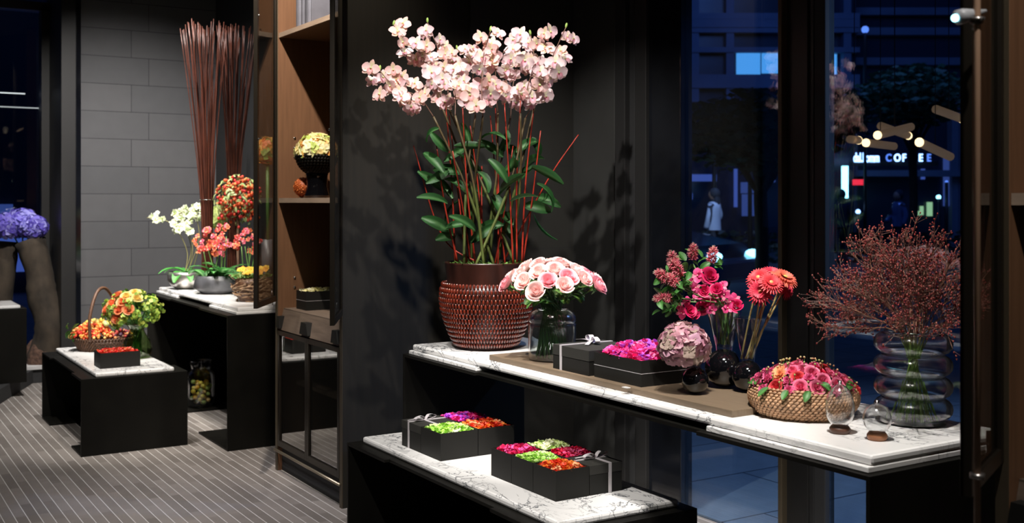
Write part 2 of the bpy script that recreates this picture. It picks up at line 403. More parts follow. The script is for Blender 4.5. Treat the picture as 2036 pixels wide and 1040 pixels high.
def leafmat(p, d, nrm, s=1):
    x = Vector(d).normalized(); z = Vector(nrm); z = (z-x*z.dot(x)).normalized(); y = z.cross(x)
    m = Matrix((x, y, z)).transposed().to_4x4(); return Matrix.Translation(Vector(p)) @ m @ Matrix.Diagonal((s, s, s, 1))
GREEN = (.045, .16, .03); DGREEN = (.02, .075, .018); LGREEN = (.16, .32, .06)
def sub(name, me, parent, p, d, roll=0, s=1): return ob(name, me, parent, matrix=place(p, d, roll, s))
# ================================================================ THE SETTING
struct('floor', B(-4, 3.3, -2.5, 9.62, -.05, 0), M['floor'])
struct('ceiling', B(-4, 3.4, -2.5, 9.8, 3.6, 3.7), M['dark'])
mb = B(1.70, 2.80, 9.10, 9.30, 0, 3.6); struct('wall_far', mb, M['stone'])
struct('wall_right_far', B(2.78, 2.95, 4.80, 9.30, 0, 3.6), M['dark'])
struct('wall_behind_orchids', B(2.66, 3.34, 4.62, 4.80, 0, 3.6), M['stone2'])
struct('wall_left', B(-4.1, -4, -2.5, 9.8, 0, 3.6), M['dark'])
struct('wall_rear', B(-4, 3.3, -2.6, -2.5, 0, 3.6), M['dark'])
# pier and frames of the right window wall (plane x = 3.2)
XW = 3.27
def ywin(px, x=XW):
    t = (px-CX)/F; return (ca*x - t*sa*x)/(sa + t*ca)
def pier(n, p0, p1, m, dx=0.0, x1=3.34, bev=.004):
    x = XW-dx; y0, y1 = ywin(p1, x), ywin(p0, x)
    return struct('trim_%d' % n, B(x, x1, y0, y1, 0, 3.6), m, bevel=bev)
pier(1, 1134, 1222, M['stone3'])
pier(2, 1222, 1242, M['framelt'], .03)
pier(3, 1242, 1262, M['dark'], 0)
pier(4, 1262, 1284, M['framelt'], .02)
pier(5, 1284, 1353, M['gloss'], 0)
pier(6, 1546, 1554, M['bronze'], .03)
pier(7, 1554, 1606, M['frame'], 0)
pier(8, 1606, 1618, M['framelt'], -.01)
pier(9, 1618, 1640, M['dark'], -.015)
pier(10, 1925, 1990, M['frame'], .02)
def pane(n, p0, p1):
    o = struct('window_%d' % n, B(XW+.025, XW+.035, ywin(p1, XW)+.0, ywin(p0, XW)-.0, 0, 3.6), M['window'])
    return o
pane(1, 1353, 1546); pane(2, 1640, 1925)
y0 = ywin(1990)
struct('wall_right', B(3.27, 3.4, -2.5, y0, 0, 3.6), M['dark'])
# far left window bay with stone ledge
mb = B(1.56, 1.70, 9.08, 9.75, 0, 3.6); struct('trim_11', mb, M['framelt'], bevel=.004)
struct('trim_12', B(1.665, 1.70, 9.05, 9.08, 0, 3.6), M['gloss'])
struct('window_3', B(-4, 1.56, 9.66, 9.672, .12, 3.6), M['window'])
struct('trim_13', B(1.50, 1.56, 9.60, 9.74, .12, 2.99), M['frame'])
struct('trim_14', B(-4, 1.56, 9.60, 9.74, 2.95, 3.02), M['frame'])
mb = MB(); prism(mb, [(1.36, 9.10), (1.56, 9.10), (1.56, 9.75), (-4, 9.75), (-4, 6.2), (.18, 6.2)], 0, .105)
struct('trim_15', mb, M['dark'], bevel=.003)
mb = MB(); prism(mb, [(1.34, 9.08), (1.56, 9.08), (1.56, 9.66), (-4, 9.66), (-4, 9.08)], .105, .135)
struct('trim_16', mb, M['ledge'], bevel=.003)
# ================================================================ STREET OUTSIDE (beyond the glass)
struct('ground_pavement', B(3.35, 14, -8, 14, -.06, -.012), M['paving'])
struct('ground_pavement_north', B(-12, 3.35, 9.75, 16, -.06, -.012), M['paving'])
struct('ground_road', B(-40, 80, -60, 90, -.20, -.10), M['asphalt'])
M['facade'] = mat('blue_grey_facade', (.13, .16, .24), .6, var=.15, scale=.5)
M['facadedk'] = mat('dark_facade_glass', (.02, .028, .05), .25)
M['cyanwin'] = emis('lit_office_window', (.10, .42, .95), 1.15)
M['shopwin'] = emis('lit_shop_window', (.10, .17, .60), .42)
M['bluepanel'] = emis('backlit_blue_panel', (.12, .20, .75), .55)
M['signblue'] = emis('white_blue_sign', (.35, .55, 1.0), 6)
M['signcyan'] = emis('white_cyan_sign', (.35, .85, 1.0), 5)
M['signred'] = emis('red_sign', (1.0, .03, .06), 1.6)
M['warm'] = emis('warm_bulb_reflection', (1.0, .62, .28), 4.0)
M['warmdim'] = mat('wooden_lamp_reflection', (.45, .30, .2), .5, emit=(.75, .42, .22), es=.16)
M['bluedot'] = emis('blue_lamp', (.15, .3, 1), 1.6)
M['greenlt'] = emis('pale_green_lit_door', (.55, .9, .45), .8)
def face_cam():   # facade orientation: roughly across the view beyond the windows
    return -math.atan2(.72, .70)+0.0
FA = math.atan2(-.66, .75)
def facade(name, label, px0, px1, Z, top, fn):
    c = ath((px0+px1)/2, Z, 0); W = (px1-px0)/F*Z*1.06
    t = thing(name, label, 'building', (c.x, c.y, -.1), -math.atan2(sa, ca))
    fn(t, W, Z); return t
def px2(px, c, Z): return (px-c)/F*Z
def hh(py, Z): return EYE-(py-HY)/F*Z+.1
def bld_a(t, W, Z):
    c = (1240+1700)/2
    B(-W/2, W/2, .6, 8, 3.2, 16).ob('wall', M['facadedk'], t, smooth=False)
    B(-W/2, W/2, .8, 8, 0, 3.2).ob('shop_wall', M['facadedk'], t, smooth=False)
    for py, th in ((-60, .3), (30, .2), (44, .26), (58, .14), (97, .16), (160, .42)):
        z = hh(py, Z); B(-W/2, W/2, .2, .7, z-th/2, z+th/2).ob('floor_band', M['facade'], t, smooth=False)
    for px in (1300, 1385, 1455, 1628, 1690):
        x = px2(px, c, Z); B(x-.12, x+.12, .25, .75, 4.6, 16).ob('column', M['facade'], t, smooth=False)
    for p0, p1, a, b, k in ((1471, 1518, 101, 145, 'cyanwin'), (1522, 1560, 101, 142, 'cyanwin'), (1640, 1672, 104, 148, 'cyanwin'),
                         (1358, 1364, 356, 382, 'signcyan'), (1366, 1373, 356, 382, 'signcyan'), (1355, 1430, 346, 360, 'bluepanel'), (1360, 1382, 384, 397, 'shopwin'),
                         (1466, 1472, 335, 412, 'bluepanel'), (1480, 1507, 362, 384, 'shopwin'), (1516, 1548, 338, 362, 'shopwin'), (1482, 1506, 386, 430, 'shopwin')):
        B(px2(p0, c, Z), px2(p1, c, Z), .42, .55, hh(b, Z), hh(a, Z)).ob('lit_window', M[k], t, smooth=False)
facade('office_building', 'blue grey office block with banded storeys and cyan lit windows across the street', 1240, 1700, 34, 14, bld_a)
def bld_b(t, W, Z):
    c = (1700+2150)/2
    B(-W/2, W/2, .6, 8, 0, 16).ob('wall', M['facadedk'], t, smooth=False)
    for py in (20, 60, 120, 180): 
        z = hh(py, Z); B(-W/2, W/2, .2, .7, z-.12, z+.12).ob('floor_band', M['facade'], t, smooth=False)
    z = hh(345, Z); B(-W/2, W/2, -.3, .7, z-.1, z+.1).ob('awning', M['facade'], t, smooth=False)
    for px in (1702, 1905, 1918):
        x = px2(px, c, Z); B(x-.12, x+.12, .2, .75, 0, 5).ob('column', M['facade'], t, smooth=False)
    for p0, p1, a, b, k in ((1697, 1703, 392, 408, 'shopwin'), (1705, 1711, 392, 410, 'shopwin'), (1830, 1838, 420, 430, 'greenlt'), (1855, 1864, 402, 430, 'greenlt'),
                         (1826, 1834, 390, 428, 'shopwin'), (1841, 1846, 410, 428, 'greenlt'), (1690, 1694, 330, 395, 'bluepanel'), (1888, 1915, 310, 410, 'shopwin'), (1843, 1849, 335, 356, 'bluepanel')):
        B(px2(p0, c, Z), px2(p1, c, Z), .42, .55, hh(b, Z), hh(a, Z)).ob('lit_window', M[k], t, smooth=False)
facade('shop_building', 'dark street building with a lit cafe front behind the berry branches', 1700, 2150, 36, 14, bld_b)
def text(name, s, size, m, parent, loc, rot=(PI/2, 0, 0), ext=.02):
    cu = bpy.data.curves.new(name, 'FONT'); cu.body = s; cu.size = size; cu.extrude = ext; cu.offset = size*.02; cu.align_x = 'LEFT'
    cu.materials.append(m); tmp = bpy.data.objects.new('t', cu); C.objects.link(tmp)
    dg = bpy.context.evaluated_depsgraph_get(); me = bpy.data.meshes.new_from_object(tmp.evaluated_get(dg))
    bpy.data.objects.remove(tmp); o = ob(name, me, parent, loc, rot); return o
RZ = -math.atan2(sa, ca)
def street(px, py, Z): return at(px, py, Z)
p = street(1697, 322, 33.4)
t = thing('cafe_sign', 'glowing blue white cafe sign across the dark street', 'sign', (p.x, p.y, p.z-.3), RZ)
t.location.z = p.z
B(-.1, 2.6, .05, .09, -.12, .02).ob('mounting_rail', M['frame'], t, smooth=False)
text('lettering', 'dal.komm', .40, M['signblue'], t, (0, 0, 0)).scale = (.50, 1, 1)
for k, ch in enumerate('COFFEE'): text('letter', ch, .32, M['signblue'] if k in (1, 2, 4) else M['bluedot'], t, (.98+.25*k, 0, .02)).scale = (.8, 1, 1)
for (px, a, b, k, nm, lb) in ((1681, 330, 394, 'signcyan', 'vertical_sign', 'tall glowing white vertical sign beside the cafe front'),):
    p0 = street(px, b, 33); hgt = (b-a)/F*33
    t = thing(nm, lb, 'sign', (p0.x, p0.y, -.1), RZ); B(-.085, .085, 0, .12, p0.z+.1, p0.z+.1+hgt).ob('light_panel', M[k], t, smooth=False); B(-.04, .04, .03, .09, 0, p0.z+.1).ob('post', M['frame'], t, smooth=False)
p0 = street(1697, 368, 33.2)
t = thing('red_sign', 'small glowing red sign right of the tall white vertical sign', 'sign', (p0.x, p0.y, -.1), RZ); B(0, .32, 0, .1, p0.z+.1, p0.z+.27).ob('light_panel', M['signred'], t, smooth=False); B(.13, .19, .03, .08, 0, p0.z+.1).ob('post', M['frame'], t, smooth=False)
# bulbs and street lamps, each a small globe on its post
def lamp(px, py, Z, r, k, label):
    p = street(px, py, Z); t = thing('street_lamp', label, 'street lamp', (p.x, p.y, -.1))
    h = p.z+.1
    mb = MB(); tube(mb, [(0, 0, 0), (0, 0, h)], .05, 8); mb.ob('pole', M['frame'], t)
    mb = MB(); ell(mb, (0, 0, h), r, r, r, nu=8, nv=12); mb.ob('globe', M[k], t)
for a in ((1650, 355, 30, .05, 'signblue', 'upper small white lamp left of the tall white vertical sign'),
          (1652, 388, 31, .06, 'signcyan', 'bright round lamp left of the tall white vertical sign'),
          (1651, 421, 32, .045, 'signblue', 'lowest small white lamp left of the tall white vertical sign'),
          (1815, 355, 33, .08, 'signcyan', 'round cyan lamp below the cafe sign'),
          (1866, 392, 33, .07, 'signcyan', 'low cyan lamp in front of the pale green doorway'),
          (1720, 59, 33, .11, 'bluedot', 'high blue lamp at the top of the right window'),
          (1420, 239, 26, .045, 'signblue', 'left of two white points among the tree crown'),
          (1491, 240, 26, .05, 'signblue', 'right of two white points among the tree crown'),
          (1706, 421, 33, .07, 'signblue', 'dim white lamp below the red sign'),
          (1882, 362, 33, .05, 'bluedot', 'dim violet lamp near the right window edge')):
    lamp(*a)
# trees
def tree(px, Z, ch, cr, cz, label, col, n=1500, ls=.07, pxs=0):
    b = ath(px, Z, -.08); t = thing('street_tree', label, 'tree', b)
    mb = MB(); tube(mb, spline([(0, 0, 0), (.05, .02, ch*.4), (0, 0, ch*.75), (.1, 0, ch)]), .09, 8)
    for k in range(7):
        a = k*.9; tube(mb, spline([(0, 0, ch*.7), (math.cos(a)*cr*.35, math.sin(a)*cr*.35, ch*.95), (math.cos(a)*cr*.75, math.sin(a)*cr*.75, ch+cz*.3)]), .035, 5)
    mb.ob('trunk', M['bark'], t)
    mb = MB()
    for k in range(n):
        u = Vector((R(-1, 1), R(-1, 1), R(-1, 1)))
        while u.length > 1: u = Vector((R(-1, 1), R(-1, 1), R(-1, 1)))
        u = u*(.55+.45*abs(math.sin(u.x*5+u.y*7+u.z*6)))
        p = Vector((u.x*cr, u.y*cr, ch+cz*.35+u.z*cz)); T = place(p, (R(-1, 1), R(-1, 1), R(-1, 1)), 0, R(.7, 1.3))
        c = jit(col, .4); vs = [T @ Vector(v) for v in ((-ls, 0, 0), (0, -ls*.5, 0), (ls, 0, .02), (0, ls*.5, 0))]; mb.add(vs, [(0, 1, 2, 3)], 0, c)
    f = mb.ob('foliage', M['flora'], t); f['kind'] = 'stuff'
tree(1512, 15, 2.2, 1.15, .62, 'dark green street tree seen through the left window pane', (.04, .10, .04), 2600, .09)
tree(1628, 19, 2.75, 1.0, .55, 'dark tree left of the lamp reflection streaks in the right window', (.02, .05, .035), 2000, .09)
tree(1815, 24, 3.5, 1.3, .75, 'dim green tree above the cafe sign', (.04, .12, .06), 2400, .1)
mb = MB(); p = ath(1600, 27, -.1)
hb = MB()
for k in range(1800):
    q = Vector((R(-9, 9), R(-.5, .5), R(0, .75))); T = place(q, (R(-1, 1), R(-1, 1), R(-1, 1)), 0, R(.7, 1.3)); ls = .12
    hb.add([T @ Vector(v) for v in ((-ls, 0, 0), (0, -ls*.5, 0), (ls, 0, .02), (0, ls*.5, 0))], [(0, 1, 2, 3)], 0, jit((.015, .03, .02), .4))
o = hb.ob('hedge', M['flora'], None, loc=p); o.rotation_euler.z = RZ; tag(o, 'low dark hedge along the far side of the road', 'hedge')
# window reflections of lamps, built as glowing bars outside with added cords
def reflection_streak(x0, y0, x1, y1, Z, lit, label):
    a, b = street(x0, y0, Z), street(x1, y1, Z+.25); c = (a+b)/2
    t = thing('lamp_reflection', label, 'lamp reflection', c, 0, 'lamp reflections built as glowing bars outside the right window')
    mb = MB(); tube(mb, [a-c, b-c], .028, 10); mb.ob('reflection_streak', M['warmdim'], t)
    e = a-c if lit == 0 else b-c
    mb = MB(); ell(mb, e, .030, .030, .030, nu=6, nv=10); mb.ob('bulb_reflection', M['warm'], t)
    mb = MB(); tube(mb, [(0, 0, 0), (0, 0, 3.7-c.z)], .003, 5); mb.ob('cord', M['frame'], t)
reflection_streak(1745, 269, 1812, 252, 7.4, 0, 'crossed lamp reflection built as a glowing bar, bright at the left end')
reflection_streak(1750, 250, 1806, 270, 7.9, 1, 'crossed lamp reflection built as a glowing bar, bright at the right end')
reflection_streak(1722, 284, 1778, 291, 7.6, 0, 'short pinkish lamp reflection above the cafe sign start')
reflection_streak(1828, 283, 1890, 312, 7.0, 0, 'longer lamp reflection sloping down to the right with a bright left end')
reflection_streak(1860, 217, 1912, 236, 7.2, 1, 'uppermost lamp reflection near the right window edge')
reflection_streak(1690, 277, 1707, 279, 7.6, 1, 'tiny lamp reflection with glowing end left of the others')
struct('ceiling_canopy_outside', B(3.5, 9.5, -4, 5.6, 3.72, 3.8), M['dark'])
# parked / passing cars
def car(px, Z, label, body, rz, L=4.4):
    b = ath(px, Z, -.09); t = thing('car', label, 'car', b, rz)
    prof = [(-2.2, .35), (-2.2, .8), (-2.05, .98), (-1.3, 1.05), (-.75, 1.42), (.35, 1.45), (1.0, 1.03), (1.9, .86), (2.2, .65), (2.2, .35)]
    n = len(prof); mb = MB()
    rows = [(-.86, .0), (-.86, 1), (.86, 1), (.86, 0)]
    vs = []
    for y, inn in ((-.84, .0), (.84, .0)):
        for x, z in prof: vs.append((x, y*(1-.22*max(0, (z-.95)/.5)), z))
    fs = [(i, (i+1) % n, n+(i+1) % n, n+i) for i in range(n)]+[tuple(range(n))[::-1], tuple(range(n, 2*n))]
    mb.add(vs, fs); mb.ob('body', body, t, smooth=False, bevel=.05)
    mb = MB(); box(mb, -1.1, .75, -.72, .72, 1.08, 1.36); mb.ob('windows', M['facadedk'], t, smooth=False)
    for x in (-1.35, 1.35):
        for y in (-.8, .8):
            mb = MB(); tube(mb, [(x, y-.09, .32), (x, y+.09, .32)], .32, 20); mb.ob('wheel', M['card'], t)
    for y in (-.62, .62):
        mb = MB(); ell(mb, (2.14, y, .72), .09, .17, .065, nu=6, nv=10); mb.ob('headlight', M['signcyan'], t)
        mb = MB(); ell(mb, (2.12, y, .56), .08, .1, .045, nu=6, nv=10); mb.ob('indicator', M['orange'], t)
M['orange'] = emis('amber_indicator', (1, .42, .04), 3.0)
M['carpaint'] = mat('black_car_paint', (.012, .014, .02), .15, .3, coat=.8)
M['carblue'] = mat('dark_blue_car_paint', (.10, .14, .30), .15, .3, coat=.8)
car(1198, 21, 'black car with lit headlights passing behind the flowers', M['carpaint'], -1.20)
car(1206, 17, 'dark blue car in front of the black car, partly behind the plume flowers', M['carblue'], -1.2)
# people on the pavement
def person(px, Z, label, jacket, legs, hair, face=0):
    b = ath(px, Z, -.10); t = thing('person', label, 'person', b, RZ+face)
    joints = [(0, 0, .95), (0, 0, 1.2), (0, 0, 1.42), (0, .0, 1.52), (0, .03, 1.62), (.1, .02, .9), (.13, .12, .5), (.14, 0, .08), (.15, .16, .04), (-.1, .02, .9), (-.12, -.10, .5), (-.13, -.28, .1), (-.13, -.14, .04),
              (.19, 0, 1.4), (.24, .03, 1.15), (.2, .2, 1.0), (.19, .25, .98), (-.19, 0, 1.4), (-.25, -.04, 1.15), (-.24, .06, .9), (-.24, .08, .84)]
    ed = [(0, 1), (1, 2), (2, 3), (3, 4), (0, 5), (5, 6), (6, 7), (7, 8), (0, 9), (9, 10), (10, 11), (11, 12), (2, 13), (13, 14), (14, 15), (15, 16), (2, 17), (17, 18), (18, 19), (19, 20)]
    rad = [.14, .13, .14, .055, .09, .09, .06, .04, .035, .09, .06, .04, .035, .06, .045, .03, .03, .06, .045, .03, .03]
    me = bpy.data.meshes.new('body'); me.from_pydata(joints, ed, []); me.materials.append(legs)
    o = ob('body', me, t); sk = o.modifiers.new('skin', 'SKIN')
    for i, r in enumerate(rad): me.skin_vertices[0].data[i].radius = (r, r*.8)
    me.skin_vertices[0].data[0].use_root = True
    o.modifiers.new('sub', 'SUBSURF').levels = 1
    mb = MB(); lathe(mb, [(.185, .88), (.175, 1.05), (.165, 1.2), (.19, 1.35), (.16, 1.46), (.07, 1.5)], 20, sy=.72)
    for s, e in ((1, Vector((.2, .2, 1.0))), (-1, Vector((-.24, .06, .92)))):
        tube(mb, spline([(s*.15, 0, 1.42), (s*.245, 0, 1.16), e], 5), .06, 10)
    mb.ob('jacket', jacket, t)
    mb = MB(); ell(mb, (0, .02, 1.63), .095, .11, .125, nu=8, nv=14); mb.ob('head', M['skin'], t)
    mb = MB(); ell(mb, (0, -.015, 1.66), .108, .12, .13, nu=8, nv=14); ell(mb, (0, -.07, 1.5), .09, .06, .16, nu=8, nv=12); mb.ob('hair', hair, t)
M['skin'] = mat('skin', (.35, .2, .14), .6); M['whitecloth'] = mat('white_cloth', (.55, .6, .75), .8); M['navy'] = mat('navy_cloth', (.02, .025, .04), .8)
person(1420, 23.5, 'person with dark hair in a white jacket walking along the pavement', M['whitecloth'], M['navy'], M['navy'], .9)
person(1672, 26, 'person in dark clothes standing far behind the left of the berry branches', M['navy'], M['navy'], M['navy'], 0)
person(1786, 27, 'person in a pale blue jacket far behind the berry branches', M['carblue'], M['navy'], M['navy'], 2)
l = bpy.data.lights.new('person_fill_light', 'SPOT'); l.energy = 700; l.color = (.6, .75, 1.0); l.spot_size = .9; l.spot_blend = .6; l.shadow_soft_size = .1  # unseen spot added to brighten the walking person's white jacket
o = bpy.data.objects.new('person_fill_light', l); C.objects.link(o); o.location = at(1470, 60, 20); o.rotation_euler = (Vector(ath(1420, 23.5, .9))-o.location).to_track_quat('-Z', 'Y').to_euler()
# street light on the paving outside
l = bpy.data.lights.new('street_light', 'SPOT'); l.energy = 420; l.color = (.35, .55, 1.0); l.spot_size = 1.5; l.spot_blend = .5; l.shadow_soft_size = .08
o = bpy.data.objects.new('street_light', l); C.objects.link(o); o.location = (5.6, 1.4, 3.6); o.rotation_euler = (Vector((4.4, 3.0, 0))-Vector((5.6, 1.4, 3.6))).to_track_quat('-Z', 'Y').to_euler()
l = bpy.data.lights.new('street_glow', 'AREA'); l.energy = 420; l.color = (.16, .32, 1.0); l.size = 6
o = bpy.data.objects.new('street_glow', l); C.objects.link(o); o.location = at(1650, -500, 22); o.rotation_euler = (Vector(at(1600, 300, 34))-o.location).to_track_quat('-Z', 'Y').to_euler()
# building behind the far-left window
c = Vector((-2.2, 19, -.1)); t = thing('night_building', 'dark building with blue lit strips beyond the far left window', 'building', c)
B(-7, 9, .5, 5, 0, 12).ob('wall', M['facadedk'], t, smooth=False)
for x0, x1, z0, z1, k in ((5.0, 8.5, .35, .9, 'bluepanel'), (4.2, 5.2, 3.0, 3.4, 'shopwin'), (5.2, 7.4, 1.3, 1.45, 'shopwin'), (6.1, 6.25, 1.5, 2.4, 'bluepanel')):
    B(x0-2.6, x1-2.6, .4, .48, z0, z1).ob('lit_window', M[k], t, smooth=False)
for y, x0, x1, lab in ((9.9, -1.0, 1.42, 'upper thin white reflection line, built as a glowing bar beyond the far left window'), (10.1, -1.0, 1.56, 'lower thin white reflection line, built as a glowing bar beyond the far left window')):  # glowing bars standing in for lines reflected in the far left pane
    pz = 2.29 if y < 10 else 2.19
    o = B(x0, x1, 0, .01, 0, .010).ob('reflection_line', emis('reflection_line_glow', (1, .9, .8), 1.3 if y < 10 else .7), None, loc=(0, y, pz), smooth=False); tag(o, lab, 'reflection')
# ================================================================ DISPLAY TABLES
def table(name, label, x0, x1, y0, y1, h, mx0, mx1, my0, my1, fl, st=.025, under=0.0, back=False, cat='table'):
    t = thing(name, label, cat, ((x0+x1)/2, (y0+y1)/2, 0)); cx, cy = t.location.x, t.location.y
    T = .012; ft = h-st-under
    for s, ya in ((1, y0), (-1, y1)):
        m = MB(); ya -= cy; a, b = x0-cx, x1-cx
        yb = ya+s*T; lo, hi = sorted((ya, yb)); box(m, a, b, lo, hi, 0, ft)
        lo, hi = sorted((yb, ya+s*fl)); box(m, a, b, lo, hi, 0, T); box(m, a, b, lo, hi, ft-T, ft)
        m.ob('steel_leg', M['steel'], t, smooth=False, bevel=.0015)
        if under:
            lo, hi = sorted((ya+s*.02, ya+s*(fl-.02)))
            B(mx0-cx-.012, mx1-cx+.012, lo, hi, ft, ft+under).ob('lower_marble_slab', M['marble'], t, smooth=False, bevel=.003)
    B(x0-cx+.02, x1-cx-.02, y0-cy+fl, y1-cy-fl, ft-T, ft-.001).ob('steel_plate', M['steel'], t, smooth=False)
    if back: B(x1-cx-.012, x1-cx, y0-cy+T, y1-cy-T, T, ft-T-.001).ob('back_panel', M['steel'], t, smooth=False)
    mb = B(mx0-cx, mx1-cx, my0-cy, my1-cy, h-st, h)
    mb.ob('marble_top', M['marble'], t, smooth=False, bevel=.008)
    return t
table('console_table', 'long high black steel table with white marble top by the windows', 2.06, 2.66, 1.72, 4.15, .80, 2.09, 2.62, 1.74, 4.12, .60, under=.016)
table('low_table', 'low black steel table with strongly veined marble top in the foreground', 1.79, 2.35, 2.64, 4.11, .45, 1.84, 2.31, 2.68, 4.07, .35, back=True)
table('console_table', 'high black steel table with marble top by the grey stone wall', 1.91, 2.50, 6.04, 7.84, .80, 1.98, 2.44, 6.07, 7.80, .56, under=.016, back=True)
table('low_table', 'low black steel table with marble top holding the berry basket', 1.19, 1.77, 6.33, 7.60, .45, 1.27, 1.70, 6.35, 7.58, .28)
# plinth at the far left edge
t = thing('display_plinth', 'black plinth with pale top at the left edge of the picture', 'plinth', (.78, 8.75, .105))
B(-.6, .45, -.25, .25, 0, .53).ob('plinth_body', M['steel'], t, smooth=False, bevel=.003)
B(-.6, .41, -.23, .23, .53, .55).ob('marble_top', M['marble'], t, smooth=False, bevel=.004)
# ================================================================ CABINETS
def cabinet(label, oy, edge=(-.234, .075)):
    # front plane x=2.0, far side y=5.51, near side y=4.64 (moved by oy)
    D = .68; Y0, Y1 = -.435, .435; H = 3.4
    t = thing('display_cabinet', label, 'cabinet', (2.0, 5.075+oy, 0))
    B(0, D, Y0, Y0+.03, 0, H).ob('side_panel', M['ebony'], t, smooth=False, bevel=.001)
    B(0, D, Y1-.03, Y1, 0, H).ob('side_panel', M['oak'], t, smooth=False, bevel=.001)
    for y in (Y0, Y1-.03): B(-.004, .0, y+.001, y+.029, 0, H).ob('side_edge', M['bronze'], t, smooth=False)
    B(D-.02, D, Y0+.03, Y1-.03, .1, H).ob('back_panel', M['oak'], t, smooth=False)
    B(-.0, D, Y0, Y1, H, H+.03).ob('top_panel', M['ebony'], t, smooth=False)
    for z in (1.392, 2.25):
        B(.012, D-.02, Y0+.031, Y1-.031, z, z+.024).ob('shelf', M['oak'], t, smooth=False)
        B(.004, .012, Y0+.031, Y1-.031, z, z+.024).ob('shelf_edge', M['oakedge'], t, smooth=False)
    B(.03, D-.02, Y0+.031, Y1-.031, .815, .843).ob('counter', M['oakmid'], t, smooth=False)
    m = MB(); m.add([(.0, Y0+.031, .735), (.0, Y1-.031, .735), (.03, Y1-.031, .838), (.03, Y0+.031, .838), (.05, Y0+.031, .735), (.05, Y1-.031, .735), (.05, Y1-.031, .838), (.05, Y0+.031, .838)],
                    [(0, 1, 2, 3), (4, 7, 6, 5), (0, 4, 5, 1), (3, 2, 6, 7), (0, 3, 7, 4), (1, 5, 6, 2)])
    dr = m.ob('drawer', M['oakmid'], t, smooth=False)
    for y, w in ((Y1-.055, .05), (.02, .11), (Y0+.075, .08)):
        m = MB(); a = w*.5
        vs = [(-.012, y-a, .745), (-.012, y+a, .745), (-.012, y+a*.6, .805), (-.012, y-a*.6, .805)]
        vs += [(.028, p[1], p[2]) for p in vs]
        m.add(vs, [(0, 1, 2, 3), (4, 7, 6, 5), (0, 4, 5, 1), (3, 2, 6, 7), (0, 3, 7, 4), (1, 5, 6, 2)])
        m.ob('finger_pull', M['card'], dr, smooth=False)
    B(.03, D-.02, Y0+.031, Y1-.031, .12, .14).ob('lower_floor', M['oakmid'], t, smooth=False)
    B(.10, D-.02, Y0+.031, Y1-.031, .44, .458).ob('lower_shelf', M['oakedge'], t, smooth=False)
    B(.022, D-.02, Y0+.031, Y1-.031, 0, .12).ob('plinth', M['dark'], t, smooth=False)
    m = MB(); tube(m, [(-.012, Y0+.01, .108), (-.012, Y1-.01, .108)], .007, 8); m.ob('brass_rail', M['brass'], t)
    for a, b in ((Y0+.033, .0), (.0, Y1-.033)):
        d = thing('lower_door', '', 'x', (0, 0, 0)); d.parent = t
        for k in ('label', 'category'): del d[k]
        z0, z1 = .13, .73; s = .024
        m = MB(); box(m, -.004, .018, a, a+s, z0, z1); box(m, -.004, .018, b-s, b, z0, z1); box(m, -.004, .018, a+s, b-s, z0, z0+s*1.3); box(m, -.004, .018, a+s, b-s, z1-s, z1)
        m.ob('door_frame', M['bronzedk'], d, smooth=False, bevel=.001)
        B(.004, .009, a+s, b-s, z0+s*1.3, z1-s).ob('glass_pane', M['lowglass'], d, smooth=False)
    for x in (.09,):
        for z in (2.30, 1.73, 1.68, 1.63, .95, 1.0):
            m = MB(); tube(m, [(x, Y1-.034, z), (x, Y1-.029, z)], .006, 10); m.ob('shelf_pin', M['chrome'], t)
    # tall glazed doors standing open; hinge at local (0, Y), other edge at given world point
    for hy, ex, ey in ((Y1-.01, edge[0], edge[1]), (Y0+.01, -.205, -.80)):
        a = Vector((-.006, hy, 0)); e = Vector((ex, ey, 0)); L = (e-a).length
        ang = math.atan2(e.y-a.y, e.x-a.x)
        d = thing('tall_door', '', 'x', (a.x, a.y, 0), ang); d.parent = t
        for k in ('label', 'category'): del d[k]
        z0, z1, s, T = .88, 3.35, .030, .010
        m = MB(); box(m, 0, s, -T, T, z0, z1); box(m, L-s, L, -T, T, z0, z1); box(m, s, L-s, -T, T, z0, z0+s); box(m, s, L-s, -T, T, z1-s, z1)
        m.ob('door_frame', M['bronzedk'], d, smooth=False, bevel=.001)
        B(s, L-s, -.003, .003, z0+s, z1-s).ob('glass_pane', M['cabglass'], d, smooth=False)
        m = MB(); tube(m, [(.012, -.016, z0-.02), (.012, -.016, z0+.06)], .006, 8); m.ob('hinge', M['chrome'], d)
        for z in (1.7, 2.3):
            m = MB(); ell(m, (L-.012, .013 if hy > 0 else -.013, z), .006, .006, .006); m.ob('door_stud', M['chrome'], d)
    return t
cabinet('tall dark oak cabinet with open glazed doors in the middle of the picture', 0)
cabinet('tall dark cabinet cut off by the right edge of the picture', -4.155, (-.30, .29))
p = at(1903, 35, 1.86)
t = thing('clip_spotlight', 'small grey clip-on spotlight with bright cyan light at top right', 'spotlight', p)
d = (world(1, .25, .25)).normalized()
mb = MB()
for i, (a, r) in enumerate(((0, .015), (.012, .014), (.035, .007), (.055, .002))): pass
tube(mb, [d*0, d*.014, d*.034, d*.058], [.013, .013, .008, .003], 16); mb.ob('lamp_housing', mat('light_grey_lamp_paint', (.45, .46, .48), .4), t)
mb = MB(); ell(mb, -d*.004, .0068, .0068, .0068); mb.ob('lens', M['signcyan'], t)
mb = MB(); e = at(1942, 41, 1.86)-Vector(p); tube(mb, [d*.05, e], .003, 6); ell(mb, e, .014, .014, .008); mb.ob('clamp', M['bronzedk'], t)
p = ath(1943, 1.86, 0)
t = thing('bronze_pole', 'slim light bronze pole standing along the right-hand cabinet front', 'pole', p)
mb = MB(); tube(mb, [(0, 0, 0), (0, 0, 3.6)], .0056, 14); mb.ob('shaft', mat('light_bronze_pole', (.42, .26, .17), .4, var=.15, scale=5), t)
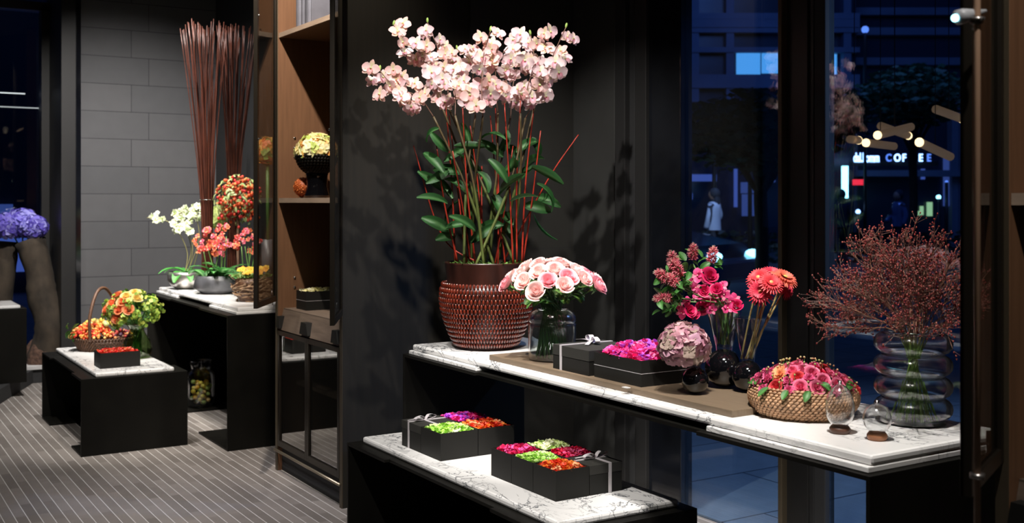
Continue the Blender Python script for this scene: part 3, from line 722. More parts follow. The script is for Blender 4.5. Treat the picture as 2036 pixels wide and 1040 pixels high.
for zz in (.935, 1.707):
    mb = MB(); tube(mb, [(0, 0, zz-.004), (0, 0, zz+.004)], .0125, 16); mb.ob('ring', M['silver'], t)
# books on the top shelf
for k in range(9):
    wd = (.016, .022, .018, .03, .014, .035, .018, .02, .016)[k]; y = 5.455-.0-sum((.016, .022, .018, .03, .014, .035, .018, .02, .016)[:k])*1.15-.10
    t = thing('upright_book', 'slim grey-spined book standing in the row at the top of the cabinet', 'book', (2.05, y, 2.275), 0, 'row of grey books on the top shelf')
    g = .12+.25*((k*7) % 5)/5
    B(0, .16, -wd+.001, 0, 0, .26).ob('cover', mat('grey_book_cover_%s' % 'abcdefghi'[k], (g*.8, g*.82, g), .5, var=.1), t, smooth=False, bevel=.0015)
    B(.004, .162, -wd+.003, -.002, .003, .257).ob('pages', M['ledge'], t, smooth=False)
# ================================================================ BOXES
def fill_mesh(name, w, d, cols, n, s=.016, hgt=.014, seed=1):
    mb = MB(); rs = random.Random(seed); k = 0
    for i in range(n):
        x, y = rs.uniform(-w/2+.006, w/2-.006), rs.uniform(-d/2+.006, d/2-.006)
        q = max(0, 1-(2*x/w)**4)*max(0, 1-(2*y/d)**4)
        c = cols[int((math.sin(x*60+seed)+math.sin(y*55+seed*2)+2.0+rs.uniform(-.8, .8))/4*len(cols)) % len(cols)]
        T = Matrix.Translation((x, y, hgt*.9*q*rs.uniform(.4, 1.2)-.004)) @ Euler((rs.uniform(-.5, .5), rs.uniform(-.5, .5), rs.uniform(0, 6))).to_matrix().to_4x4() @ Matrix.Diagonal((s, s, s, 1))
        for a in range(2): petal(mb, 1.0, 1.1, rs.uniform(.5, 1.5), rs.uniform(-.6, .5), a*PI+rs.uniform(0, 1), cup=.3, nu=3, nv=3, c0=c, c1=jit(c, .25), ruf=.4, T=T)
    mb2 = mb; return mb2.mesh(name, M['flora'])
def gbox(label, x0, x1, y0, y1, z, h, cols=None, n=160, s=.016, seam=False, ribbon=False, group=None, seed=1, hgt=.014, gap=.0015):
    x0 += gap; x1 -= gap; y0 += gap; y1 -= gap
    w, d = x1-x0, y1-y0
    t = thing('gift_box', label, 'box', ((x0+x1)/2, (y0+y1)/2, z), 0, group)
    if cols:
        mb = MB(); T = .003
        box(mb, -w/2, w/2, -d/2, d/2, 0, .004)
        for a in ((-w/2, -w/2+T, -d/2, d/2), (w/2-T, w/2, -d/2, d/2), (-w/2+T, w/2-T, -d/2, -d/2+T), (-w/2+T, w/2-T, d/2-T, d/2)): box(mb, *a, .004, h)
        mb.ob('box_body', M['card'], t, smooth=False)
        B(-w/2+T, w/2-T, -d/2+T, d/2-T, h-.022, h-.014).ob('flower_bed', mat('petal_base_'+'abcdefghijklmnopq'[seed % 17], cols[0], .8), t, smooth=False)
        o = ob('petals', fill_mesh('petals', w-.01, d-.01, cols, n, s, hgt, seed), t, (0, 0, h-.006)); o['kind'] = 'stuff'
    else:
        B(-w/2, w/2, -d/2, d/2, 0, h*.55 if seam else h-.03).ob('box_body', M['card'], t, smooth=False, bevel=.0008)
        B(-w/2-.001, w/2+.001, -d/2-.001, d/2+.001, h*.55+.002 if seam else h-.03, h).ob('lid', M['cardin'], t, smooth=False, bevel=.0008)
    if seam and cols:
        m = MB(); q = .0007
        box(m, -w/2-q, w/2+q, -d/2-q, d/2+q, h*.5-.0008, h*.5+.0008); m.ob('lid_seam', M['ribbon'], t, smooth=False)
    if ribbon:
        r = .006; q = .0018; ox = ribbon[0]*w; oy = ribbon[1]*d
        m = MB()
        if ribbon[2]:   # band running along y over the top (visible on -y face)
            box(m, ox-r, ox+r, -d/2-q, -d/2, 0, h); box(m, ox-r, ox+r, -d/2-q, d/2+q, h, h+q); box(m, ox-r, ox+r, d/2, d/2+q, 0, h)
        if ribbon[3]:
            box(m, -w/2-q, -w/2, oy-r, oy+r, 0, h); box(m, -w/2-q, w/2+q, oy-r, oy+r, h, h+q*1.2); box(m, w/2, w/2+q, oy-r, oy+r, 0, h)
        m.ob('ribbon', M['ribbon'], t, smooth=False)
        m = MB(); bs = ribbon[4]
        for a in ribbon[5]:
            for sgn in (1, -1):
                dx, dy = math.cos(a)*sgn, math.sin(a)*sgn; nx, ny = -dy, dx
                P = spline([(0, 0, .002), (dx*.35, dy*.35, .35), (dx, dy, .28), (dx*1.05, dy*1.05, .12), (dx*.6, dy*.6, .04), (0, 0, .02)], 5)
                vs = []
                for p in P:
                    for v in (-.14, .14): vs.append((ox+(p[0]+nx*v)*bs, oy+(p[1]+ny*v)*bs, h+.002+p[2]*bs))
                m.add(vs, [(2*i, 2*i+1, 2*i+3, 2*i+2) for i in range(len(P)-1)])
                dx, dy = math.cos(a+.5*sgn)*sgn, math.sin(a+.5*sgn)*sgn; nx, ny = -dy, dx
                P = spline([(0, 0, .05), (dx*.6, dy*.6, .12), (dx*1.4, dy*1.4, .03)], 4); vs = []
                for p in P:
                    for v in (-.12, .12): vs.append((ox+(p[0]+nx*v)*bs, oy+(p[1]+ny*v)*bs, h+.002+p[2]*bs))
                m.add(vs, [(2*i, 2*i+1, 2*i+3, 2*i+2) for i in range(len(P)-1)])
        ell(m, (ox, oy, h+.004), bs*.18, bs*.18, bs*.13)
        m.ob('bow', M['ribbon'], t)
    return t
MAG = [(.62, .01, .16), (.75, .03, .35), (.55, .10, .75), (.70, .02, .20)]
RED = [(.60, .0, .03), (.50, .0, .05), (.75, .02, .10), (.68, .10, .25)]
MRD = [(.65, .01, .08), (.60, .01, .12), (.85, .12, .42), (.70, .02, .15)]
GRN = [(.42, .72, .12), (.60, .80, .30), (.33, .62, .06), (.72, .80, .50)]
GRW = [(.66, .76, .34), (.78, .80, .55), (.55, .72, .25)]
ORG = [(.85, .06, .02), (.90, .25, .03), (.85, .08, .03), (.90, .50, .25)]
z = .45; h = .100
gbox('black gift box tied with grey ribbon at the left end of the front low table', 1.905, 2.065, 3.69, 3.85, z, h, ribbon=(-.05, .12, 1, 1, .05, (.3,)))
gbox('black box of lime green petals in the left group on the low table', 1.905, 2.065, 3.53, 3.69, z, h, GRN, 170, seed=2)
gbox('black box of magenta and purple petals behind the ribboned box', 2.065, 2.225, 3.69, 3.85, z, h, MAG, 170, seed=3)
gbox('black box of orange and red petals in the left group on the low table', 2.065, 2.225, 3.53, 3.69, z, h, ORG, 170, seed=4)
z = .45; h = .096; s = .133; X = 1.957; Y = 2.862
gbox('small black box of orange red petals at the near corner of the low table', X, X+s, Y, Y+s, z, h, ORG, 150, .014, seed=5)
gbox('small black box of bright green petals in the nearer row, between red and orange boxes', X, X+s, Y+s, Y+2*s, z, h, GRN, 150, .014, seed=6)
gbox('small black box of pink red petals at the left corner of the right group', X, X+s, Y+2*s, Y+3*s, z, h, MRD, 150, .014, seed=7)
gbox('small black box tied with silver ribbon at the right end of the low table', X+s, X+2*s, Y, Y+s, z, h, ribbon=(.12, .12, 1, 1, .05, (.2,)))
gbox('small black box of crimson petals behind the ribboned small box', X+s, X+2*s, Y+s, Y+2*s, z, h, RED, 150, .014, seed=8)
gbox('small black box of pale green petals, rearmost of the right group', X+s, X+2*s, Y+2*s, Y+3*s, z, h, GRW, 150, .014, seed=9)
# boxes on the tall table
TZ = .80+.020
t = B(2.13, 2.52, 2.25, 3.56, .80, TZ).ob('wooden_tray', M['tray'], smooth=False, bevel=.002); tag(t, 'long flat brown wooden board lying on the marble of the tall table', 'board')
gbox('closed black box with grey ribbon bow on the brown board beside the rose jar', 2.145, 2.365, 2.943, 3.157, TZ, .084, seam=True, ribbon=(.12, .27, 0, 1, .062, (1.2,)))
PMG = [(.80, .03, .22), (.88, .12, .45), (.50, .12, .70), (.85, .05, .25), (.92, .25, .50)]
gbox('large open black box full of hot pink and violet petals on the brown board', 2.155, 2.40, 2.68, 2.93, TZ, .082, PMG, 330, .019, seam=True, seed=10, hgt=.040)
o = B(-.008, .008, -.012, .012, 0, .002).ob('price_tag', M['ledge'], loc=onh(1245, 771, TZ), smooth=False); tag(o, 'tiny white price tag lying at the front edge of the brown board', 'tag')
gbox('black box of orange and red petals on the far low table', 1.322, 1.546, 6.495, 6.665, .45, .088, [(.85, .10, .03), (.80, .03, .02), (.9, .35, .15)], 200, .017, seed=11)
t = gbox('small black lidded box of cream petals on the counter inside the cabinet', 2.075, 2.30, 5.28, 5.42, .843, .096, [(.85, .80, .45), (.9, .88, .65)], 90, .018, seam=True, seed=12)
# ================================================================ PROTOTYPE FLOWER MESHES
ROSEP = [rose_mesh('pink_rose_bloom', (.92, .30, .36), (.98, .50, .55), n=20, open_=.8) for k in range(2)]+[rose_mesh('pale_rose_bloom', (.95, .48, .46), (1.0, .76, .72), n=20, open_=.7) for k in range(2)]
def calyx():
    mb = MB(); lathe(mb, [(.0, -1.0), (.16, -.95), (.3, -.7), (.42, -.5)], 10, col=GREEN)
    for k in range(5): petal(mb, .7, .28, -1.0, -1.4, k*1.257, r0=.2, z0=-.6, c0=GREEN, c1=LGREEN, nu=3, nv=2)
    return mb.mesh('calyx', M['stem'])
CAL = calyx()
LEAF = [leaf_mb(1, .55, R(.2, .8), R(-.9, -.2)).mesh('leaf', M['flora']) for k in range(3)]
DLEAF = [leaf_mb(1, .5, R(.2, .8), R(-.9, -.2), DGREEN, GREEN, LGREEN).mesh('dark_leaf', M['flora']) for k in range(3)]
def stem_obj(parent, pts, r, col=GREEN, n=6, name='stem', m=None):
    mb = MB(); tube(mb, pts, r, n, col=col); return mb.ob(name, m or M['stem'], parent)
# ================================================================ POTTED ORCHIDS ON THE TALL TABLE
PO = ath(967, 4.50, .80)
OT = thing('potted_orchid', 'large white-pink orchid arrangement with red twigs in a dark red ribbed pot', 'potted plant', PO)
def pr(z):  # pot radius profile
    P = [(0, .118), (.02, .130), (.06, .150), (.11, .170), (.16, .184), (.20, .188), (.24, .186), (.262, .178)]
    for (a, ra), (b, rb) in zip(P, P[1:]):
        if a <= z <= b: return ra+(rb-ra)*(z-a)/(b-a)
    return .178
mb = MB(); lathe(mb, [(.10, .0), (.116, .002), (.126, .02), (.147, .06), (.167, .11), (.181, .16), (.185, .20), (.183, .24), (.172, .266), (.160, .268), (.160, .22)], 64, capb=True)
mb.ob('pot', M['potdark'], OT)
mb = MB()
for row in range(13):
    z = .012+row*.0198; r = pr(z+.01); n = 74
    for k in range(n):
        a = 2*PI*(k+.5*(row % 2))/n; sl = (pr(min(.25, z+.02))-pr(z))/.02
        M3 = Matrix.Rotation(a, 3, 'Z') @ Matrix.Rotation(math.atan(sl)+.10, 3, 'Y')
        ell(mb, (math.cos(a)*(r+.001), math.sin(a)*(r+.001), z+.010), .0070, .0052, .0122, M3, 5, 7)
o = mb.ob('ribbed_scales', M['pot'], OT); o['kind'] = 'stuff'
mb = MB(); lathe(mb, [(.160, .262), (.162, .275), (.170, .345), (.172, .352), (.165, .352), (.158, .30)], 64); mb.ob('pot_collar', M['potdark'], OT)
mb = MB(); lathe(mb, [(.001, .335), (.10, .338), (.163, .325)], 32); mb.ob('soil', M['soil'], OT)
mb = MB()
for k in range(160):
    a = R(0, 6.28); r = .16*math.sqrt(random.random()); mb.merge(leaf_mb(.03, .012, 1.2, .2, GREEN, LGREEN, LGREEN, nu=2, nv=2), place((r*math.cos(a), r*math.sin(a), .335), (R(-.5, .5), R(-.5, .5), 1), R(0, 6)))
o = mb.ob('moss', M['flora'], OT); o['kind'] = 'stuff'
OM = [orch_mb((.98, .82, .84), (.95, .62, .66), (.74, .82, .38), (.96, .42, .52)).mesh('orchid_bloom', M['flora']),
      orch_mb((.98, .87, .88), (.96, .72, .75), (.80, .85, .45), (.92, .30, .45)).mesh('orchid_bloom', M['flora']),
      orch_mb((.97, .76, .72), (.92, .54, .52), (.68, .76, .35), (.95, .40, .40)).mesh('orchid_bloom', M['flora'])]
BUD = MB(); ell(BUD, (0, 0, .5), .28, .28, .6, col=(.45, .65, .16)); BUD = BUD.mesh('orchid_bud', M['flora'])
camv = Vector((-sa, -ca, .05))
sprays = [[(862, 232), (835, 195), (800, 178), (772, 160), (755, 140)], [(880, 215), (868, 160), (845, 118), (815, 85), (782, 50)],
          [(892, 215), (888, 150), (872, 100), (850, 45)], [(905, 230), (905, 190), (898, 165), (880, 140)],
          [(945, 230), (940, 170), (938, 125), (910, 100)], [(960, 232), (958, 170), (962, 110), (975, 62)],
          [(990, 225), (985, 165), (990, 120), (1010, 95)], [(1015, 235), (1020, 170), (1032, 120), (1035, 85)],
          [(1035, 225), (1050, 170), (1062, 120), (1055, 70)], [(1062, 215), (1080, 165), (1100, 110), (1125, 55)],
          [(1045, 235), (1070, 190), (1085, 150), (1092, 130)]]
nfl = 0; back = []
for i, sp in enumerate(sprays):
    Z = 4.5+[-.10, .04, .14, -.12, .02, -.14, -.02, .12, -.08, .05, -.05][i]
    base = Vector((R(-.11, .11), R(-.11, .11), .33))
    top = [at(x, y, Z+R(-.05, .05)+.02*k)-PO for k, (x, y) in enumerate(sp)]
    low = base.lerp(top[0], .55)+Vector((R(-.03, .03), R(-.03, .03), 0))
    stem_obj(OT, spline([base, low, top[0]], 8), [.0062]*8+[.0045]*9, [(.10, .13, .03)]*8+[(.10, .07, .03)]*9, name='cane')
    path = spline(top, 12)
    stem_obj(OT, path, .0022, (.20, .10, .07), 5, name='flower_stem')
    n = [20, 14, 14, 9, 14, 16, 14, 14, 14, 16, 9][i]
    for k in range(n):
        u = .17+.83*(k+.5)/n; p = path[min(len(path)-1, int(u*(len(path)-1)))]
        side = 1 if k % 2 else -1
        off = world(side*R(.012, .055), R(-.06, .05), 0)+Vector((0, 0, R(-.05, .04)))
        d = camv+world(R(-.9, .9), R(-.5, .3), 0)+Vector((0, 0, R(-.5, .7)))
        me = OM[random.randrange(3) if i > 1 else random.choice((0, 2, 2))]; sc = R(.030, .041)
        if k % 3 < 2 and nfl < 99: sub('orchid_bloom', me, OT, p+off, d, R(-.5, .5), sc); nfl += 1
        else: back.append((i % 3, place(p+off+world(0, .03, 0), d, R(-.5, .5), sc)))
    if i in (1, 2, 5, 9, 4, 0, 8): sub('orchid_bud', BUD, OT, path[-1], (R(-.3, .3), 0, 1), 0, .020)
OMB = [orch_mb((.98, .82, .84), (.95, .62, .66), (.74, .82, .38), (.96, .42, .52)), orch_mb((.98, .87, .88), (.96, .72, .75), (.80, .85, .45), (.92, .30, .45)), orch_mb((.97, .76, .72), (.92, .54, .52), (.68, .76, .35), (.95, .40, .40))]
mb = MB()
for i, T in back: mb.merge(OMB[i], T)
mb.ob('orchid_blooms', M['flora'], OT)['kind'] = 'stuff'
# red dogwood twigs
tw = [(822, 290, 880, 470), (868, 290, 910, 520), (886, 205, 905, 520), (893, 230, 925, 500), (920, 215, 945, 520), (935, 250, 950, 400), (958, 330, 962, 520), (985, 215, 990, 520), (1003, 205, 1020, 520),
      (1035, 200, 1030, 430), (1062, 210, 1040, 495), (1150, 268, 1088, 360), (1075, 260, 1040, 520), (900, 300, 935, 520), (1020, 290, 985, 520), (975, 230, 1000, 480)]
for k, (a, b, c, d) in enumerate(tw):
    Z = 4.5+R(-.13, .13)
    P0 = at(a, b, Z)-PO; P1 = at(c, d, 4.5+R(-.05, .05))-PO
    if P1.z > .345: P1 = P0+(P1-P0)*((P0.z-.335)/(P0.z-P1.z)) if k not in (0, 11) else P0+(P1-P0)*min(1.0, (P0.z-.335)/(P0.z-P1.z))
    if k in (0, 11):
        P1 = Vector((R(-.06, .02) if k == 0 else .08, R(-.05, .05), .335))
        mid = at(c, d, Z)-PO; pts = spline([P1, mid, P0], 8)
    else: pts = spline([P1, P1.lerp(P0, .5)+Vector((R(-.012, .012), R(-.012, .012), 0)), P0], 6)
    n = len(pts); mb = MB(); tube(mb, pts, [.0042-.0022*i/n for i in range(n)], 6)
    mb.ob('red_twig', M['reddwood'], OT)
lf = [(860, 265, -1), (880, 290, -1), (945, 290, 0), (1000, 290, 1), (925, 262, 0), (985, 330, 1), (1020, 300, 1), (880, 450, -1), (870, 330, -1), (1060, 320, 1), (1075, 340, 1), (1085, 375, 1), (920, 375, -1), (950, 380, -1), (1010, 365, 1),
      (900, 340, -1), (1040, 290, 1), (1065, 288, 1), (930, 330, -1), (960, 350, 1), (990, 400, 1), (940, 420, -1), (905, 410, -1), (890, 380, -1), (1000, 430, 1), (1060, 410, 1), (1080, 395, 1), (930, 450, -1), (970, 450, 1), (870, 370, -1), (875, 400, -1), (1040, 350, 1),
      (1035, 400, 1), (915, 300, -1), (970, 270, 1), (1015, 330, 1), (950, 330, -1), (985, 300, -1), (880, 345, -1), (890, 470, -1), (1075, 440, 1), (950, 470, 1), (905, 450, 1), (1000, 380, -1), (910, 350, -1), (1010, 455, 1)]
for x, y, s in lf:
    Z = 4.5+R(-.12, .10); p = at(x, y, Z)-PO
    d = world((s if s else R(-1, 1))*R(.3, 1), R(-.9, .5), R(-.7, 1.0))
    me = leaf_mb(R(.09, .15), R(.032, .052), R(.0, .5), R(-1.3, -.1), (.018, .075, .018), (.03, .14, .03), (.10, .26, .08), cup=.5).mesh('leaf', M['flora'])
    a = math.atan2(d.y, d.x)
    ob('leaf', me, OT, matrix=leafmat(p-d.normalized()*.04, d, camv*R(-.2, 1.2)+Vector((R(-.6, .6), R(-.6, .6), R(.1, .9)))))
# ================================================================ GLASS VESSELS
def vessel(name, label, prof, loc, cat='vase', th=.0035, m=None, n=56, group=None, part='glass_body'):
    t = thing(name, label, cat, loc, 0, group)
    inner = [(max(.001, r-th), z+th) if i == 0 else (max(.001, r-th), z) for i, (r, z) in enumerate(prof)]
    inner[0] = (prof[0][0], th)
    mb = MB(); lathe(mb, [(.001, 0)]+prof+[(prof[-1][0]-th*.5, prof[-1][1]+th*.4)]+inner[::-1]+[(.001, th)], n)
    mb.ob(part, m or M['clear'], t); return t
def water(t, prof, zt, m=None):
    pr_ = [(r-.006, z) for r, z in prof if z < zt]+[([r for r, z in prof if z < zt][-1]-.006, zt)]
    mb = MB(); lathe(mb, [(.001, .006)]+[(max(.001, r), max(z, .006)) for r, z in pr_]+[(.001, zt)], 40); mb.ob('water', M['water'], t)
M['water'] = glass('water', (.93, .97, .95), 1.2, 1.0)
# rose jar
RV = ath(1098, 4.02, TZ)
prof = [(.078, 0), (.086, .006), (.088, .03), (.088, .125), (.0885, .132), (.083, .136), (.0885, .141), (.087, .158), (.080, .172), (.064, .181), (.060, .186)]
t = vessel('glass_jar', 'clear round glass jar of pink rose stems beside the red pot', prof, RV, m=M['crystal']); water(t, prof, .12)
N = 34
for k in range(N):
    u = (k+.5)/N; r = math.sqrt(u)*.190; a = k*2.39996
    hx, hy = r*math.cos(a), r*math.sin(a); hz = .305-.085*(r/.19)**2+R(-.008, .008)+.05
    head = Vector((hx, hy, hz)); d = Vector((hx*1.1, hy*1.1, .12)).normalized()
    t = thing('rose', 'pink rose in the dense round bouquet in the clear jar', 'rose', RV+head, 0, 'pink roses in the glass jar')
    sc = R(.029, .034); inner = random.random() < .5
    sub('bloom', ROSEP[random.choice((2, 3)) if (r < .11 or inner) else random.choice((0, 1))], t, (0, 0, 0), d, R(0, 6), sc)
    sub('calyx', CAL, t, (0, 0, 0), d, R(0, 6), sc)
    b = a+2.6; neck = Vector((.035*math.cos(a+1.3)*r/.19, .035*math.sin(a+1.3)*r/.19, .180)); foot = Vector((.070*math.cos(b)*(.4+.6*r/.19), .070*math.sin(b)*(.4+.6*r/.19), .012))
    stem_obj(t, [p-head for p in spline([foot, neck, head-d*.03], 6)], .0026, (.05, .16, .035))
    for q in range(2 if r > .06 else 1):
        lp = neck.lerp(head, R(.35, .75)); aa = a+R(-.8, .8)
        sub('leaf', random.choice(DLEAF), t, lp-head, (math.cos(aa)*.3, math.sin(aa)*.3, R(.3, 1)), R(0, 6), R(.055, .085))
# three black ball vases
def ballvase(px, Z, r, topr, h, label):
    t = thing('ball_vase', label, 'vase', ath(px, Z, TZ))
    mb = MB(); lathe(mb, [(.001, 0)]+[(r*math.sin(PI*i/14), r-r*math.cos(PI*i/14)) for i in range(2, 14)]+[(.001, 2*r)], 40); mb.ob('black_ball', M['blackglass'], t)
    P = [(r*.42, 2*r-.006), (r*.45, 2*r+.01), (topr, h), (topr-.002, h+.001), (r*.42, 2*r+.01), (.001, 2*r+.003)]
    mb = MB(); lathe(mb, P, 40); mb.ob('clear_neck', M['clear'], t)
    return t
V1 = ballvase(1382, 3.30, .041, .020, .115, 'small black glass ball vase in front, holding the mauve hydrangea')
V2 = ballvase(1440, 3.42, .060, .060, .260, 'large black glass ball vase with wide clear neck behind the hydrangea')
V3 = ballvase(1487, 3.34, .048, .043, .225, 'black glass ball vase with clear neck holding coral daisies')
# hydrangea
hp = at(1360, 686, 3.30); t = thing('hydrangea', 'large mauve pink hydrangea head in the small black ball vase', 'flower', hp)
ob('flower_head', ball_mb([(.62, .30, .36), (.70, .42, .46), (.50, .22, .30), (.48, .36, .30), (.66, .36, .48)], 165, .021, (.070, .070, .060), hemi=-.85, eye=(.5, .45, .3), ruf=.5).mesh('flower_head', M['flora']), t)
stem_obj(t, [p-hp for p in spline([V1.location+Vector((0, 0, .088)), V1.location+Vector((0, 0, .12)), hp], 5)], .004, (.22, .30, .10))
# coral daisies
dm = [daisy_mb((.70, .02, .05), (.85, .075, .09), (.75, .5, .2)).mesh('daisy_bloom', M['flora']), daisy_mb((.62, .01, .06), (.80, .06, .11), (.6, .2, .1)).mesh('daisy_bloom', M['flora']), daisy_mb((.9, .30, .15), (.92, .16, .12), (.65, .70, .15)).mesh('daisy_bloom', M['flora'])]
for k, (x, y, z, sc, lb, dd) in enumerate(((1508, 552, 3.28, .040, 'left upper coral daisy in the black ball vase', (-.5, .5)), (1535, 545, 3.38, .042, 'back coral daisy in the black ball vase', (.1, .9)), (1560, 552, 3.30, .043, 'coral daisy with the yellow green centre at the right', (.4, .8)),
                                     (1512, 580, 3.24, .042, 'lowest coral daisy with drooping petals', (-.3, -.1)), (1533, 562, 3.22, .038, 'front coral daisy in the middle of the five', (.1, .3)), (1563, 572, 3.36, .038, 'lower right coral daisy of the group', (.7, 0)))):
    p = at(x, y, z); t = thing('daisy', lb, 'daisy', p)
    d = camv*.6+world(dd[0], 0, 0)+Vector((0, 0, dd[1]+.2)); d.normalize()
    sub('bloom', dm[2 if k == 2 else k % 2], t, (0, 0, 0), d, R(0, 6), sc)
    f = V3.location+Vector((R(-.018, .018), R(-.018, .018), .10)); stem_obj(t, [q-p for q in spline([f, f.lerp(p, .55)+Vector((R(-.004, .004), 0, 0)), p-d*.006], 6)], .0030, (.40, .33, .13))
# celosia plumes and pink blooms in the large ball vase
def plume_mb():
    mb = MB(); 
    for i in range(150):
        u = i/150; z = u*1.5-.2; r = .46*math.sin(PI*min(.97, u*.85+.12)); a = i*2.4
        T = place((r*math.cos(a)*.6, r*math.sin(a)*.6, z), (math.cos(a), math.sin(a), .5+u), R(0, 6), .24)
        petal(mb, 1.9, .34, 1.2, .7, 0, nu=2, nv=2, c0=(.55, .03, .09), c1=lerp3((.92, .38, .42), (.80, .82, .60), max(0, u-.5)*1.6), T=T)
        petal(mb, 1.7, .34, 1.2, .7, PI, nu=2, nv=2, c0=(.6, .04, .10), c1=(.85, .20, .28), T=T)
    return mb
PL = plume_mb().mesh('plume', M['flora'])
for k, (x, y, z, dx, dz, s, lb) in enumerate(((1342, 530, 3.36, -.3, 1, .033, 'upper left pink feathery plume flower'), (1378, 512, 3.48, 0, 1, .030, 'topmost pale tipped plume flower'), (1415, 520, 3.45, .1, 1, .032, 'upper right plume flower with white tip'),
                       (1352, 545, 3.34, -.5, .7, .036, 'large bright plume flower left of centre'), (1330, 556, 3.36, -.8, .5, .034, 'plume flower at the left edge of the bunch'), (1345, 565, 3.33, -.5, .5, .030, 'plume flower below the large bright one'), (1330, 592, 3.33, -1, -.05, .032, 'lowest plume flower lying out to the left'))):
    p = at(x, y, z); t = thing('plume_flower', lb, 'flower', p); d = world(dx, -.2, 0)+Vector((0, 0, dz))
    sub('plume', PL, t, (0, 0, 0), d, R(0, 6), s)
    f = V2.location+Vector((R(-.02, .02), R(-.02, .02), .135)); nk = V2.location+Vector((R(-.03, .0), R(-.03, .03), .25))
    stem_obj(t, [q-p for q in spline([f, nk, p-d*.02], 6)], .0025, (.12, .26, .07))
    for q in range(12):
        a = R(0, 6.28); sub('leaf', random.choice(LEAF), t, Vector((R(-.03, .03), R(-.03, .03), R(-.06, .01))), (math.cos(a)*.7, math.sin(a)*.7, R(.2, 1)), R(0, 6), R(.03, .045))
hot = rose_mesh('hot_pink_bloom', (.42, .0, .06), (.68, .02, .13), n=9, open_=1.0); hot2 = orch_mb((.66, .02, .16), (.82, .10, .30), (.9, .5, .5), (.55, .0, .12)).mesh('hot_pink_bloom', M['flora'])
pts = [(1412, 548), (1388, 548), (1382, 572), (1400, 578), (1365, 600), (1350, 608), (1372, 618), (1388, 590), (1410, 560), (1425, 575), (1420, 590), (1436, 568), (1405, 605), (1440, 585), (1452, 600), (1465, 608), (1430, 605), (1447, 612), (1395, 612), (1415, 615), (1355, 622), (1380, 625), (1376, 560), (1460, 595)]
for k, (x, y) in enumerate(pts):
    p = at(x, y, R(3.32, 3.44)); t = thing('pink_blossom', 'hot pink cupped blossom in the bunch above the large ball vase', 'flower', p, 0, 'hot pink blossoms over the large ball vase')
    d = camv+world(R(-.5, .5), 0, 0)+Vector((0, 0, R(-.2, .7)))
    sub('bloom', hot if k % 3 == 0 else hot2, t, (0, 0, 0), d, R(0, 6), R(.017, .021) if k > 1 else .025)
    if k % 2 == 0:
        f = V2.location+Vector((R(-.02, .02), R(-.02, .02), .135)); nk = V2.location+Vector((R(-.03, .03), R(-.03, .03), .25)); stem_obj(t, [q-p for q in spline([f, nk, p-d*.012], 5)], .0020, (.12, .26, .07))
    else:
        q = Vector(at(1410, 590, 3.40))-p; stem_obj(t, [(0, 0, 0), q*.5+Vector((0, 0, .01)), q], .0014, (.45, .06, .12))
# ================================================================ SEAGRASS BASKET OF PINK FLOWERS
def rope_rows(rad, rows, n, hz, rx, rz, tilt, sx=1.0, sy=1.0, seg=5):
    mb = MB()
    for i in range(rows):
        z = hz*(i+.5)/rows; r = rad(z/hz)
        for k in range(n):
            a = 2*PI*(k+.5*(i % 2))/n; M3 = Matrix.Rotation(a, 3, 'Z') @ Matrix.Rotation(tilt*(1 if i % 2 else 1), 3, 'X')
            ell(mb, (math.cos(a)*r*sx, math.sin(a)*r*sy, z), rz*.8, rx, rz, M3, 4, seg)
    return mb
BK = ath(1597, 3.10, .80)
t = thing('seagrass_basket', 'round woven seagrass basket full of pink flowers on the marble', 'basket', BK)
brad = lambda u: .112+.040*math.sin(PI*(u*.72+.08))
rope_rows(brad, 12, 64, .086, .0085, .0046, .35).ob('woven_wall', M['seagrass'], t)['kind'] = 'stuff'
mb = MB(); lathe(mb, [(.001, .001)]+[(brad(u/8)-.004, .086*u/8) for u in range(9)]+[(brad(1)-.012, .075), (.001, .060)], 40); mb.ob('lining', M['wicker'], t)
kinds = [('carnation', carn_mb((.62, .02, .14), (.88, .17, .36)).mesh('bloom', M['flora']), 'ruffled pink carnation in the seagrass basket'),
         ('rose', rose_mesh('bloom', (.72, .04, .17), (.92, .23, .38)), 'mid pink rose in the seagrass basket'),
         ('rose', rose_mesh('bloom', (.70, .02, .03), (.85, .09, .11)), 'coral red rose in the seagrass basket'),
         ('rose', rose_mesh('bloom', (.45, .0, .04), (.68, .01, .06)), 'deep red rose in the seagrass basket'),
         ('chrysanthemum', daisy_mb((.9, .22, .1), (.96, .45, .20), (.8, .5, .1), 22, 5, -.25).mesh('bloom', M['flora']), 'orange chrysanthemum in the seagrass basket')]
seq = [0, 1, 0, 2, 1, 0, 1, 3, 0, 1, 2, 0, 1, 0, 4, 1, 0, 2, 1, 0, 0, 1, 2, 0, 1, 0, 3, 0, 1, 2, 0, 1, 0, 1, 2, 0, 1, 0, 1, 0]
for k in range(58):
    r = math.sqrt((k+.5)/58)*.145; a = k*2.39996+.6; kd = seq[k % 40] if k < 40 or seq[k % 40] != 4 else 0; nm, me, lb = kinds[kd]
    if k == 22: kd = 4; nm, me, lb = kinds[4]; lb = 'second orange chrysanthemum in the seagrass basket'
    p = BK+Vector((r*math.cos(a), r*math.sin(a), .136-.055*(r/.142)**2+R(-.006, .006)))
    t = thing(nm, lb, nm, p, 0, {0: 'pink carnations in the seagrass basket', 1: 'pink roses in the seagrass basket', 2: 'coral roses in the seagrass basket', 3: 'deep red roses in the seagrass basket', 4: 'orange chrysanthemums in the seagrass basket'}[kd])
    t['label'] = kinds[kd][2]
    d = Vector((r*math.cos(a)*1.1, r*math.sin(a)*1.1, .09))
    sub('bloom', me, t, (0, 0, 0), d, R(0, 6), R(.0165, .0215) if kd != 4 else .026)
    sub('calyx', CAL, t, (0, 0, 0), d, R(0, 6), .019)
